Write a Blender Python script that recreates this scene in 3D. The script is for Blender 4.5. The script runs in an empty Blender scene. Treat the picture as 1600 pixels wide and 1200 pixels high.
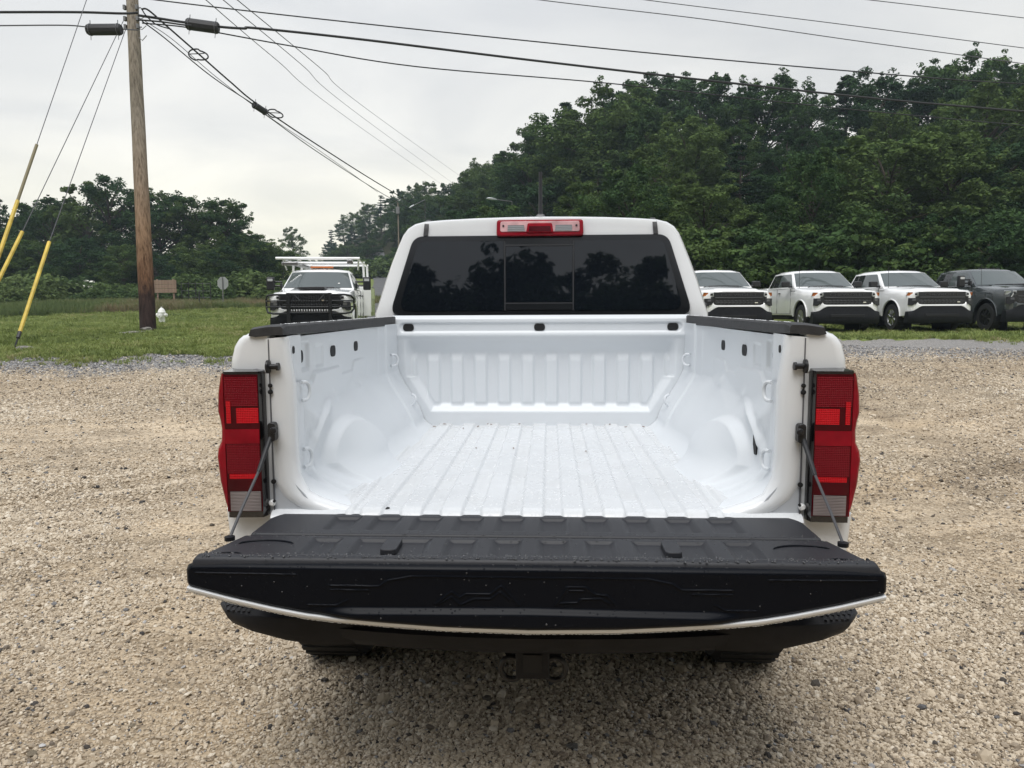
import bpy, bmesh, math, random
import numpy as np
from mathutils import Vector, Matrix

scene = bpy.context.scene
COL = scene.collection
R = math.radians

# ------------------------------------------------------------------ camera
CAM = np.array([.047, -2.13, 1.42])
FPX = 1200.0                       # focal length in pixels of a 1600 px wide frame
PITCH, YAW, ROLL = R(5.805), R(2.80), R(0.28)
_f = np.array([-math.sin(YAW) * math.cos(PITCH), math.cos(YAW) * math.cos(PITCH), -math.sin(PITCH)])
_r0 = np.array([math.cos(YAW), math.sin(YAW), 0.])
_u0 = np.cross(_r0, _f)
_r = _r0 * math.cos(ROLL) - _u0 * math.sin(ROLL)
_u = np.cross(_r, _f)
cam_data = bpy.data.cameras.new('camera')
cam_data.sensor_width = 36
cam_data.lens = 27.0
cam_data.clip_end = 4000
cam_data.clip_start = .05
cam = bpy.data.objects.new('camera', cam_data)
COL.objects.link(cam)
m = Matrix.Identity(4)
for i in range(3):
    m[i][0], m[i][1], m[i][2], m[i][3] = _r[i], _u[i], -_f[i], CAM[i]
cam.matrix_world = m
scene.camera = cam


def at(px, py, D):
    """world point seen at photo pixel (px, py), D metres deep"""
    d = _f * FPX + _r * (px - 800) - _u * (py - 600)
    return Vector(CAM + d / FPX * D)


# ------------------------------------------------------------------ world
SUN_EL, SUN_AZ = R(65), R(193)     # azimuth from +Y, negative = left
SUN_DIR = Vector((math.sin(SUN_AZ) * math.cos(SUN_EL), math.cos(SUN_AZ) * math.cos(SUN_EL), math.sin(SUN_EL)))
world = bpy.data.worlds.new('World')
scene.world = world
world.use_nodes = True
nt = world.node_tree
nt.nodes.clear()
N = nt.nodes.new
L = nt.links.new
out = N('ShaderNodeOutputWorld')
bg = N('ShaderNodeBackground')
bg.inputs['Strength'].default_value = 0.1
sky = N('ShaderNodeTexSky')
sky.sky_type = 'NISHITA'
sky.sun_disc = False
sky.sun_elevation = SUN_EL
sky.sun_rotation = SUN_AZ
sky.air_density = 1.0
sky.dust_density = 2.5
tc = N('ShaderNodeTexCoord')
nrm = N('ShaderNodeVectorMath'); nrm.operation = 'NORMALIZE'
L(tc.outputs['Generated'], nrm.inputs[0])
sep = N('ShaderNodeSeparateXYZ')
L(nrm.outputs[0], sep.inputs[0])
# cloud layer: project on a flat deck so the clouds shrink to the horizon
zz = N('ShaderNodeMath'); zz.operation = 'MAXIMUM'; zz.inputs[1].default_value = 0.0
L(sep.outputs['Z'], zz.inputs[0])
za = N('ShaderNodeMath'); za.operation = 'ADD'; za.inputs[1].default_value = 0.16
L(zz.outputs[0], za.inputs[0])
dv = N('ShaderNodeCombineXYZ')
dx = N('ShaderNodeMath'); dx.operation = 'DIVIDE'
dy = N('ShaderNodeMath'); dy.operation = 'DIVIDE'
L(sep.outputs['X'], dx.inputs[0]); L(za.outputs[0], dx.inputs[1])
L(sep.outputs['Y'], dy.inputs[0]); L(za.outputs[0], dy.inputs[1])
L(dx.outputs[0], dv.inputs[0]); L(dy.outputs[0], dv.inputs[1])
cn = N('ShaderNodeTexNoise')
cn.inputs['Scale'].default_value = 1.25
cn.inputs['Detail'].default_value = 5
cn.inputs['Roughness'].default_value = 0.52
cn.inputs['Distortion'].default_value = 0.5
L(dv.outputs[0], cn.inputs['Vector'])
cr = N('ShaderNodeValToRGB')
cr.color_ramp.elements[0].position = 0.30
cr.color_ramp.elements[0].color = (0.79, 0.80, 0.82, 1)
cr.color_ramp.elements[1].position = 0.66
cr.color_ramp.elements[1].color = (1.03, 1.02, 1.0, 1)
L(cn.outputs['Fac'], cr.inputs['Fac'])
# brightness of the deck: warm white low down, greyer and cooler overhead
er = N('ShaderNodeValToRGB')
e = er.color_ramp.elements
e[0].position = 0.0;  e[0].color = (1.34, 1.27, .99, 1)
e[1].position = 1.0;  e[1].color = (.88, .94, 1.02, 1)
a = e.new(.09); a.color = (1.05, 1.01, .86, 1)
a = e.new(.20); a.color = (.87, .865, .83, 1)
a = e.new(.36); a.color = (.79, .80, .805, 1)
L(zz.outputs[0], er.inputs['Fac'])
dot = N('ShaderNodeVectorMath'); dot.operation = 'DOT_PRODUCT'
GLOW = Vector((-.36, .92, .10)).normalized()   # thinner cloud low on the left lets more light through
dot.inputs[1].default_value = GLOW
L(nrm.outputs[0], dot.inputs[0])
gm = N('ShaderNodeMapRange')
gm.inputs['From Min'].default_value = 0.80
gm.inputs['From Max'].default_value = 1.0
gm.inputs['To Min'].default_value = 1.0
gm.inputs['To Max'].default_value = 1.10
gm.interpolation_type = 'SMOOTHSTEP'
L(dot.outputs['Value'], gm.inputs['Value'])
mul = N('ShaderNodeVectorMath'); mul.operation = 'MULTIPLY'
L(cr.outputs['Color'], mul.inputs[0]); L(er.outputs['Color'], mul.inputs[1])
mul2 = N('ShaderNodeVectorMath'); mul2.operation = 'SCALE'
L(mul.outputs[0], mul2.inputs[0]); L(gm.outputs[0], mul2.inputs['Scale'])
mul3 = N('ShaderNodeVectorMath'); mul3.operation = 'SCALE'
mul3.inputs['Scale'].default_value = 5.9
L(mul2.outputs[0], mul3.inputs[0])
mix = N('ShaderNodeMix'); mix.data_type = 'RGBA'
mix.inputs['Factor'].default_value = 0.93
L(sky.outputs['Color'], mix.inputs[6]); L(mul3.outputs[0], mix.inputs[7])
L(mix.outputs[2], bg.inputs['Color'])
L(bg.outputs[0], out.inputs['Surface'])

# ------------------------------------------------------------------ sun through thin cloud
sl = bpy.data.lights.new('sun', 'SUN')
sl.energy = 1.3
sl.angle = R(36)
sl.color = (1.0, .975, .94)
sun = bpy.data.objects.new('sun', sl)
sun.rotation_euler = SUN_DIR.to_track_quat('Z', 'Y').to_euler()
sun.location = (-10, 20, 30)
COL.objects.link(sun)

scene.view_settings.view_transform = 'Standard'
scene.view_settings.look = 'None'
scene.view_settings.gamma = 1
scene.view_settings.exposure = 0.86
scene.view_settings.use_curve_mapping = False
scene.cycles.max_bounces = 6
scene.cycles.diffuse_bounces = 3
scene.cycles.glossy_bounces = 3
scene.cycles.transmission_bounces = 3
scene.cycles.volume_bounces = 0
scene.cycles.caustics_reflective = False
scene.cycles.caustics_refractive = False
scene.cycles.use_adaptive_sampling = True
scene.cycles.use_denoising = True

# ------------------------------------------------------------------ materials
def new_mat(name):
    mt = bpy.data.materials.new(name)
    mt.use_nodes = True
    return mt, mt.node_tree, mt.node_tree.nodes['Principled BSDF']


def noise_node(nt, scale, detail=4, rough=.55, coord='Object', vec=None):
    if vec is None:
        tcn = nt.nodes.new('ShaderNodeTexCoord')
        vec = tcn.outputs[coord]
    n = nt.nodes.new('ShaderNodeTexNoise')
    n.inputs['Scale'].default_value = scale
    n.inputs['Detail'].default_value = detail
    n.inputs['Roughness'].default_value = rough
    nt.links.new(vec, n.inputs['Vector'])
    return n


def ramp(nt, fac, stops):
    r = nt.nodes.new('ShaderNodeValToRGB')
    el = r.color_ramp.elements
    el[0].position, el[0].color = stops[0][0], (*stops[0][1], 1)
    el[1].position, el[1].color = stops[-1][0], (*stops[-1][1], 1)
    for p, c in stops[1:-1]:
        x = el.new(p)
        x.color = (*c, 1)
    nt.links.new(fac, r.inputs['Fac'])
    return r


def bump(nt, b, height, strength, dist, prev=None):
    n = nt.nodes.new('ShaderNodeBump')
    n.inputs['Strength'].default_value = strength
    n.inputs['Distance'].default_value = dist
    nt.links.new(height, n.inputs['Height'])
    if prev is not None:
        nt.links.new(prev.outputs[0], n.inputs['Normal'])
    nt.links.new(n.outputs[0], b.inputs['Normal'])
    return n


def mat(name, col, rough=.5, metal=0, var=.0, vscale=6, bmp=0, bscale=200, bdist=.002, coat=0, spec=.5, rvar=0):
    mt, nt, b = new_mat(name)
    b.inputs['Base Color'].default_value = (*col, 1)
    b.inputs['Roughness'].default_value = rough
    b.inputs['Metallic'].default_value = metal
    b.inputs['Specular IOR Level'].default_value = spec
    if coat:
        b.inputs['Coat Weight'].default_value = coat
        b.inputs['Coat Roughness'].default_value = .06
    if var:
        n = noise_node(nt, vscale)
        lo = tuple(max(0, c * (1 - var)) for c in col)
        hi = tuple(min(1, c * (1 + var)) for c in col)
        r = ramp(nt, n.outputs['Fac'], [(.3, lo), (.7, hi)])
        nt.links.new(r.outputs['Color'], b.inputs['Base Color'])
    if rvar:
        n = noise_node(nt, 23)
        r = ramp(nt, n.outputs['Fac'], [(.3, (rough - rvar,) * 3), (.7, (rough + rvar,) * 3)])
        nt.links.new(r.outputs['Color'], b.inputs['Roughness'])
    if bmp:
        n = noise_node(nt, bscale, 3)
        bump(nt, b, n.outputs['Fac'], bmp, bdist)
    return mt


def wet_paint(name, col, rough, drop_scale, strength, dist=.0012, thr=(.0, .32), var=.02, spec=.5):
    """paint with little water beads standing on it"""
    mt, nt, b = new_mat(name)
    b.inputs['Roughness'].default_value = rough
    b.inputs['Specular IOR Level'].default_value = spec
    n = noise_node(nt, 3.0, 5)
    lo = tuple(c * (1 - var) for c in col)
    r = ramp(nt, n.outputs['Fac'], [(.35, lo), (.65, col)])
    nt.links.new(r.outputs['Color'], b.inputs['Base Color'])
    tcn = nt.nodes.new('ShaderNodeTexCoord')
    v = nt.nodes.new('ShaderNodeTexVoronoi')
    v.inputs['Scale'].default_value = drop_scale
    v.inputs['Randomness'].default_value = 1
    nt.links.new(tcn.outputs['Object'], v.inputs['Vector'])
    # only some cells carry a bead
    mr = nt.nodes.new('ShaderNodeMapRange')
    mr.inputs['From Min'].default_value = thr[1]
    mr.inputs['From Max'].default_value = thr[0]
    mr.interpolation_type = 'SMOOTHERSTEP'
    nt.links.new(v.outputs['Distance'], mr.inputs['Value'])
    sp = nt.nodes.new('ShaderNodeSeparateColor')
    nt.links.new(v.outputs['Color'], sp.inputs[0])
    gt = nt.nodes.new('ShaderNodeMath'); gt.operation = 'GREATER_THAN'; gt.inputs[1].default_value = .5
    nt.links.new(sp.outputs[0], gt.inputs[0])
    mm = nt.nodes.new('ShaderNodeMath'); mm.operation = 'MULTIPLY'
    nt.links.new(mr.outputs[0], mm.inputs[0]); nt.links.new(gt.outputs[0], mm.inputs[1])
    b1 = bump(nt, b, mm.outputs[0], strength, dist)
    return mt


M = {}
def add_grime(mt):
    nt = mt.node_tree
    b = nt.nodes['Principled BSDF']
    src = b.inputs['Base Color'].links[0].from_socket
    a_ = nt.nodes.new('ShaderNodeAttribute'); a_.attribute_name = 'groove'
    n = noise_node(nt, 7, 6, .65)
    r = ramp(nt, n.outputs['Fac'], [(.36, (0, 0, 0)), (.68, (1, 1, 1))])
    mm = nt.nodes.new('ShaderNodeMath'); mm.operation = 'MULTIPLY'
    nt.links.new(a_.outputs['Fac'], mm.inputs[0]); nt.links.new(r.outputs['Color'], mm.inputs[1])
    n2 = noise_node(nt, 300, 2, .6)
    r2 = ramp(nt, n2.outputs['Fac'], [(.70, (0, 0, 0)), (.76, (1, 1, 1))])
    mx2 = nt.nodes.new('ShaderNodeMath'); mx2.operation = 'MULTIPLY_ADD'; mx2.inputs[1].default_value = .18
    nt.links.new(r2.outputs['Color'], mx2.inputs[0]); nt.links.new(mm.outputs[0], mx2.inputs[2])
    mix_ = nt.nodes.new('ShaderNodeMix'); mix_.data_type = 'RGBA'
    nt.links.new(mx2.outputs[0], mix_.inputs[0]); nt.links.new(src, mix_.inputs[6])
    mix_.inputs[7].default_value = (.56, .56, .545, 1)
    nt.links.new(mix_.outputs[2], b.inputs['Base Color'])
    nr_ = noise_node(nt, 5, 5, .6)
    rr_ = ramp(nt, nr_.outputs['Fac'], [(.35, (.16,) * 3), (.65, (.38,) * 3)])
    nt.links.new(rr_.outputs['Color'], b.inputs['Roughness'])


M['white_paint'] = wet_paint('white_paint', (.76, .775, .79), .20, 190, .35)
M['bed_paint'] = wet_paint('bed_paint', (.70, .73, .76), .38, 150, .22, var=.03, spec=.4)
M['floor_paint'] = wet_paint('floor_paint', (.675, .695, .715), .24, 190, .5, dist=.0015, thr=(.05, .5), var=.05)
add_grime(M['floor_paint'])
M['far_white'] = mat('far_white', (.88, .88, .88), .16, var=.03, vscale=2, coat=1)
M['black_plastic'] = wet_paint('black_plastic', (.020, .021, .024), .42, 160, .5, spec=.35)
M['rail_plastic'] = mat('rail_plastic', (.028, .028, .03), .55, var=.3, vscale=40, bmp=.5, bscale=350, bdist=.002)
M['gate_plastic'] = wet_paint('gate_plastic', (.026, .027, .032), .5, 170, .35, var=.15, spec=.35)
M['gate_cap'] = wet_paint('gate_cap', (.003, .0042, .0075), .38, 120, .5, var=.2, spec=.12)
M['bumper_plastic'] = mat('bumper_plastic', (.009, .0095, .012), .5, var=.3, vscale=12, bmp=.25, bscale=220, spec=.25)
M['dark_hole'] = mat('dark_hole', (.006, .006, .007), .7)
M['rubber'] = mat('rubber', (.02, .02, .02), .8, bmp=.3, bscale=90)
M['seam'] = mat('seam', (.10, .10, .11), .6)
M['steel_black'] = mat('steel_black', (.02, .02, .022), .38, metal=.3)
M['grey_cable'] = mat('grey_cable', (.05, .05, .055), .5)
M['glass_tint'] = mat('glass_tint', (.006, .008, .011), .02, spec=.55)
M['glass_frit'] = mat('glass_frit', (.012, .013, .015), .12, spec=.5)
M['glass_car'] = mat('glass_car', (.085, .10, .10), .03, spec=.8)
M['glass_dark'] = mat('glass_dark', (.022, .024, .026), .04, spec=.7)
M['chrome'] = mat('chrome', (.62, .62, .63), .16, metal=1)
M['alloy'] = mat('alloy', (.55, .55, .56), .28, metal=1)
M['alloy_black'] = mat('alloy_black', (.02, .02, .02), .25, metal=.3)
M['grille_black'] = mat('grille_black', (.014, .014, .016), .4)
M['grey_letter'] = mat('grey_letter', (.05, .05, .055), .35)
M['grey_paint'] = mat('grey_paint', (.045, .053, .055), .2, var=.1, coat=1)
M['lamp_clear'] = mat('lamp_clear', (.55, .56, .57), .12, metal=.2)
M['lamp_smoke'] = mat('lamp_smoke', (.12, .12, .13), .1)
M['amber'] = mat('amber', (.55, .17, .05), .2)
M['sticker'] = mat('sticker', (.75, .75, .72), .6)


def lens_mat(name, col, rough=.12, grid=None, bstr=.8):
    mt, nt, b = new_mat(name)
    b.inputs['Roughness'].default_value = rough
    b.inputs['Coat Weight'].default_value = .22
    b.inputs['Specular IOR Level'].default_value = .10
    b.inputs['Coat Roughness'].default_value = .04
    if grid:
        tcn = nt.nodes.new('ShaderNodeTexCoord')
        sx = nt.nodes.new('ShaderNodeSeparateXYZ')
        nt.links.new(tcn.outputs['Object'], sx.inputs[0])
        outs = []
        for ax, fr in (('X', grid[0]), ('Z', grid[1])):
            mu = nt.nodes.new('ShaderNodeMath'); mu.operation = 'MULTIPLY'; mu.inputs[1].default_value = fr
            nt.links.new(sx.outputs[ax], mu.inputs[0])
            si = nt.nodes.new('ShaderNodeMath'); si.operation = 'SINE'
            nt.links.new(mu.outputs[0], si.inputs[0])
            outs.append(si)
        ad = nt.nodes.new('ShaderNodeMath'); ad.operation = 'ADD'
        nt.links.new(outs[0].outputs[0], ad.inputs[0]); nt.links.new(outs[1].outputs[0], ad.inputs[1])
        mr = nt.nodes.new('ShaderNodeMapRange')
        mr.inputs['From Min'].default_value = -1.6; mr.inputs['From Max'].default_value = 1.6
        nt.links.new(ad.outputs[0], mr.inputs['Value'])
        r = ramp(nt, mr.outputs[0], [(.2, tuple(c * .80 for c in col)), (.8, col)])
        nt.links.new(r.outputs['Color'], b.inputs['Base Color'])
        bump(nt, b, mr.outputs[0], bstr, .002)
    else:
        n = noise_node(nt, 14, 2)
        r = ramp(nt, n.outputs['Fac'], [(.3, tuple(c * .6 for c in col)), (.7, col)])
        nt.links.new(r.outputs['Color'], b.inputs['Base Color'])
    return mt


M['lens_red'] = lens_mat('lens_red', (.30, .003, .014), .08)
M['lens_red_grid'] = lens_mat('lens_red_grid', (.20, .002, .010), .15, (1300, 1300))
M['lens_red_dark'] = lens_mat('lens_red_dark', (.075, .0015, .006), .12)
M['lens_red_bright'] = lens_mat('lens_red_bright', (.62, .006, .014), .18, (1300, 1300))
M['lens_clear_grid'] = lens_mat('lens_clear_grid', (.24, .205, .20), .15, (60, 1500))
M['lens_pink'] = lens_mat('lens_pink', (.66, .40, .41), .10)
M['lens_grey'] = lens_mat('lens_grey', (.26, .27, .28), .12, (1100, 700))
M['lamp_bezel'] = mat('lamp_bezel', (.010, .009, .010), .16, coat=.5)

# ------------------------------------------------------------------ mesh helpers
def tag(o, label=None, cat=None, group=None, kind=None):
    if label: o['label'] = label
    if cat: o['category'] = cat
    if group: o['group'] = group
    if kind: o['kind'] = kind
    return o


def empty(name, loc=(0, 0, 0), rz=0., **k):
    o = bpy.data.objects.new(name, None)
    o.location = loc
    o.rotation_euler = (0, 0, rz)
    o.empty_display_size = .2
    COL.objects.link(o)
    return tag(o, **k)


def mesh_obj(name, verts, faces, material=None, parent=None, smooth=True, angle=35, bevel=0, seg=2):
    me = bpy.data.meshes.new(name)
    me.from_pydata([tuple(v) for v in verts], [], [tuple(f) for f in faces])
    if material is not None:
        for mm in (material if isinstance(material, (list, tuple)) else [material]):
            me.materials.append(mm)
    if smooth:
        me.polygons.foreach_set('use_smooth', [True] * len(me.polygons))
        if angle < 180:
            me.set_sharp_from_angle(angle=R(angle))
    me.update()
    o = bpy.data.objects.new(name, me)
    COL.objects.link(o)
    if parent is not None:
        o.parent = parent
    if bevel:
        md = o.modifiers.new('bevel', 'BEVEL')
        md.width = bevel
        md.segments = seg
        md.limit_method = 'ANGLE'
        md.angle_limit = R(40)
    return o


class MB:
    def __init__(s):
        s.v, s.f = [], []

    def add(s, vs, fs):
        b = len(s.v)
        s.v += [tuple(v) for v in vs]
        s.f += [tuple(b + i for i in f) for f in fs]
        return s

    def box(s, c, d, rot=None):
        x, y, z = d[0] / 2, d[1] / 2, d[2] / 2
        vs = [Vector(p) for p in ((-x, -y, -z), (x, -y, -z), (x, y, -z), (-x, y, -z), (-x, -y, z), (x, -y, z), (x, y, z), (-x, y, z))]
        if rot is not None:
            vs = [rot @ v for v in vs]
        vs = [v + Vector(c) for v in vs]
        return s.add(vs, [(0, 3, 2, 1), (4, 5, 6, 7), (0, 1, 5, 4), (1, 2, 6, 5), (2, 3, 7, 6), (3, 0, 4, 7)])

    def tube(s, pts, r, n=8, closed=False):
        pts = [Vector(p) for p in pts]
        k = len(pts)
        rs = r if isinstance(r, (list, tuple)) else [r] * k
        up = None
        rings = []
        for i, p in enumerate(pts):
            if closed:
                t = pts[(i + 1) % k] - pts[i - 1]
            else:
                t = pts[min(i + 1, k - 1)] - pts[max(i - 1, 0)]
            t = t.normalized() if t.length > 1e-9 else Vector((0, 0, 1))
            if up is None:
                up = t.orthogonal().normalized()
            up = (up - t * up.dot(t))
            up = up.normalized() if up.length > 1e-6 else t.orthogonal().normalized()
            w = t.cross(up)
            rings.append([p + (up * math.cos(a) + w * math.sin(a)) * rs[i] for a in [2 * math.pi * j / n for j in range(n)]])
        vs = [v for rg in rings for v in rg]
        fs = []
        for i in range(k if closed else k - 1):
            a, b = i * n, ((i + 1) % k) * n
            for j in range(n):
                fs.append((a + j, a + (j + 1) % n, b + (j + 1) % n, b + j))
        if not closed:
            fs.append(tuple(range(n))[::-1])
            fs.append(tuple((k - 1) * n + j for j in range(n)))
        return s.add(vs, fs)

    def prism(s, poly, a, b, axis='y'):
        """poly of (p, q); extruded along axis from a to b"""
        def P(p, q, t):
            return {'y': (p, t, q), 'x': (t, p, q), 'z': (p, q, t)}[axis]
        n = len(poly)
        vs = [P(p, q, a) for p, q in poly] + [P(p, q, b) for p, q in poly]
        fs = [tuple(range(n)), tuple(range(2 * n - 1, n - 1, -1))]
        fs += [(i, i + n, (i + 1) % n + n, (i + 1) % n) for i in range(n)]
        return s.add(vs, fs)

    def loft(s, rings, closed=True, caps=True):
        n = len(rings[0])
        vs = [p for rg in rings for p in rg]
        fs = []
        for i in range(len(rings) - 1):
            for j in range(n if closed else n - 1):
                fs.append((i * n + j, i * n + (j + 1) % n, (i + 1) * n + (j + 1) % n, (i + 1) * n + j))
        if caps and closed:
            fs.append(tuple(range(n))[::-1])
            fs.append(tuple((len(rings) - 1) * n + j for j in range(n)))
        return s.add(vs, fs)

    def lathe(s, prof, c=(0, 0, 0), axis='z', n=24, caps=True):
        """prof list of (r, t) along axis"""
        rings = []
        for r, t in prof:
            rg = []
            for j in range(n):
                a = 2 * math.pi * j / n
                p, q = r * math.cos(a), r * math.sin(a)
                v = {'z': (p, q, t), 'x': (t, p, q), 'y': (q, t, p)}[axis]
                rg.append(Vector(v) + Vector(c))
            rings.append(rg)
        return s.loft(rings, caps=caps)

    def build(s, name, material=None, parent=None, **k):
        o = mesh_obj(name, s.v, s.f, material, parent, **k)
        bm = bmesh.new()
        bm.from_mesh(o.data)
        bmesh.ops.recalc_face_normals(bm, faces=bm.faces)
        bm.to_mesh(o.data)
        bm.free()
        return o


def grid_obj(name, X, Y, Z, material, parent=None, angle=180, flip=False):
    """object from 2-D arrays of coordinates"""
    r, c = X.shape
    vs = np.stack([X, Y, Z], -1).reshape(-1, 3)
    i = np.arange(r * c).reshape(r, c)
    fs = np.stack([i[:-1, :-1], i[:-1, 1:], i[1:, 1:], i[1:, :-1]], -1).reshape(-1, 4)
    if flip:
        fs = fs[:, ::-1]
    me = np_mesh(name, vs, fs)
    me.materials.append(material)
    me.polygons.foreach_set('use_smooth', [True] * len(me.polygons))
    if angle < 180:
        me.set_sharp_from_angle(angle=R(angle))
    o = bpy.data.objects.new(name, me)
    COL.objects.link(o)
    if parent is not None:
        o.parent = parent
    return o


def np_mesh(name, vs, fs):
    """fast mesh from arrays; every face has the same number of corners"""
    vs = np.asarray(vs, np.float32)
    fs = np.asarray(fs, np.int32)
    k = fs.shape[1]
    me = bpy.data.meshes.new(name)
    me.vertices.add(len(vs))
    me.vertices.foreach_set('co', vs.ravel())
    me.loops.add(fs.size)
    me.loops.foreach_set('vertex_index', fs.ravel())
    me.polygons.add(len(fs))
    me.polygons.foreach_set('loop_start', np.arange(0, fs.size, k, dtype=np.int32))
    me.update(calc_edges=True)
    me.validate()
    return me


def ss(a, b, x):
    t = np.clip((np.asarray(x, float) - a) / (b - a), 0, 1)
    return t * t * (3 - 2 * t)


def rounded_poly(pts, rad, n=5):
    """round the corners of a polygon (list of 2-tuples)"""
    o = []
    k = len(pts)
    rads = rad if isinstance(rad, (list, tuple)) else [rad] * k
    for i in range(k):
        p = Vector(pts[i]); a = Vector(pts[i - 1]); b = Vector(pts[(i + 1) % k])
        r = min(rads[i], (a - p).length * .48, (b - p).length * .48)
        p0 = p + (a - p).normalized() * r
        p1 = p + (b - p).normalized() * r
        for j in range(n + 1):
            t = j / n
            q = p0 * (1 - t) ** 2 + p * 2 * t * (1 - t) + p1 * t * t
            o.append((q.x, q.y))
    return o


def copy_tree(o, parent=None):
    c = o.copy()
    COL.objects.link(c)
    if parent is not None:
        c.parent = parent
    for ch in list(o.children):
        copy_tree(ch, c)
    return c


def text_obj(name, body, size, material, parent, matrix, depth=.004, shear=0):
    cu = bpy.data.curves.new(name, 'FONT')
    cu.body = body
    cu.size = size
    cu.extrude = depth
    cu.align_x = 'CENTER'
    cu.align_y = 'CENTER'
    cu.shear = shear
    o = bpy.data.objects.new(name + '_tmp', cu)
    COL.objects.link(o)
    dg = bpy.context.evaluated_depsgraph_get()
    me = bpy.data.meshes.new_from_object(o.evaluated_get(dg))
    bpy.data.objects.remove(o)
    me.transform(matrix)
    me.materials.clear()
    me.materials.append(material)
    t = bpy.data.objects.new(name, me)
    COL.objects.link(t)
    t.parent = parent
    return t

# ------------------------------------------------------------------ terrain
rng = np.random.default_rng(11)


class Noise2:
    def __init__(s, seed, n=64):
        s.t = np.random.default_rng(seed).random((n, n)); s.n = n

    def __call__(s, x, y):
        x = np.asarray(x, float); y = np.asarray(y, float)
        xi = np.floor(x).astype(int); yi = np.floor(y).astype(int)
        fx = x - xi; fy = y - yi
        fx = fx * fx * (3 - 2 * fx); fy = fy * fy * (3 - 2 * fy)
        n = s.n
        g = lambda i, j: s.t[i % n, j % n]
        return (g(xi, yi) * (1 - fx) + g(xi + 1, yi) * fx) * (1 - fy) + (g(xi, yi + 1) * (1 - fx) + g(xi + 1, yi + 1) * fx) * fy - .5


NA, NB, NC = Noise2(1), Noise2(2), Noise2(3)


def fbm(x, y, f, o=4):
    v = 0; a = 1.
    for i in range(o):
        v = v + a * NA(x * f + 17.3 * i, y * f + 5.1 * i)
        f *= 2.07; a *= .5
    return v


LEFT_T = [-200, 0, 5, 9, 14.5, 18, 20.5, 24, 33, 38, 46, 52, 70, 100, 150, 220, 400, 3000]
LEFT_Z = [1.0, 0, .02, .17, .44, .60, .76, .78, .68, .95, 1.50, 1.70, 2.1, 4.4, 8.5, 11, 14, 14]
RIGHT_T = [-200, 0, 5, 10, 19.5, 24.5, 28, 34, 40, 60, 100, 150, 400, 3000]
RIGHT_Z = [1.0, 0, .02, .18, .53, .52, .60, 1.0, 1.6, 3, 5, 9, 14, 14]
FRONT_PX = [470, 520, 600, 700, 800, 900, 1080, 1300, 1700, 2600]
FRONT_D = [420, 170, 125, 92, 66, 50, 37, 33, 33, 33]
LATERAL = lambda x, y: (x - CAM[0]) * math.cos(YAW) + (y - CAM[1]) * math.sin(YAW)
DEPTH = lambda x, y: -(x - CAM[0]) * math.sin(YAW) + (y - CAM[1]) * math.cos(YAW)


def column(x, y):
    d = np.maximum(DEPTH(x, y), 1.0)
    return 800 + FPX * LATERAL(x, y) / d, d


RUTS = ((-14., 16., 16.4), (-14., 16., 17.9), (16., 17., 17.0), (16., 17., 18.6), (-9., 26., 23.6), (-9., 26., 25.2), (22., 5., 18.2), (22., 5., 19.8))


FINES = [(-1.55, .95, .42, .75, -.35), (-2.1, 2.9, .7, 1.1, -.3), (2.6, 3.0, .7, 1.2, .2), (-4.2, 5.5, 1.4, 1.3, 0), (3.6, 6.0, 1.5, 1.3, 0)]


def fines(x, y):
    m_ = np.zeros_like(x)
    for cx, cy, sx, sy, sk in FINES:
        m_ = np.maximum(m_, np.exp(-((x - cx - sk * (y - cy)) / sx) ** 2 - ((y - cy) / sy) ** 2))
    return m_


def H(x, y, fine=False):
    x = np.asarray(x, float); y = np.asarray(y, float)
    t = y + 2.13
    w = ss(-3.5, 5, x)
    z = np.interp(t, LEFT_T, LEFT_Z) * (1 - w) + np.interp(t, RIGHT_T, RIGHT_Z) * w
    c, d = column(x, y)
    e = d - np.interp(c, FRONT_PX, FRONT_D)
    e = np.where(DEPTH(x, y) > 5, e, -1)
    z = z + np.interp(e, [0, 6, 30, 60, 140, 400], [0, .6, 5.5, 9.5, 12, 12]) * ss(490, 560, c)
    if fine:
        r = np.hypot(x, y - .5)
        z = z + .030 * fbm(x, y, .6, 4) * ss(1.5, 4, r) + .012 * fbm(x + 31, y, 3.1, 3)
        # wheel ruts curving through the lot on the left and right
        for cx, cy, rad in RUTS:
            q = np.hypot(x - cx, y - cy) - rad
            z = z - .022 * np.exp(-(q / .16) ** 2) + .010 * np.exp(-((np.abs(q) - .3) / .11) ** 2)
        # soft hollow of churned fines behind the near corner
        z = z - .03 * np.exp(-((x + 1.35 + .25 * (y - .9)) / .25) ** 2 - ((y - .95) / .6) ** 2)
    return z


def edge_r(az):
    """distance from the camera foot to the edge of the grass, by azimuth (0 = +Y, positive right)"""
    k = ss(R(-14), R(12), az)
    front = (14.4 * (1 - k) + 19.4 * k) / np.maximum(np.cos(az), .35)
    back = ss(R(75), R(100), np.abs(az))
    wob = .9 * NB(az * 14 + 40, az * 0 + 3) + .9 * NB(az * 60, az * 0 + 9) + .6 * NB(az * 190, az * 0 + 5)
    return front * (1 - back) + 26 * back + wob


def attr(me, name, data, dom='POINT', typ='FLOAT'):
    a_ = me.attributes.new(name, typ, dom)
    a_.data.foreach_set('value' if typ in ('FLOAT', 'INT') else 'vector', np.asarray(data).ravel())


# gravel material -----------------------------------------------------
TAN = [(.165, .125, .085), (.33, .255, .175), (.45, .36, .255), (.56, .475, .36)]


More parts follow.
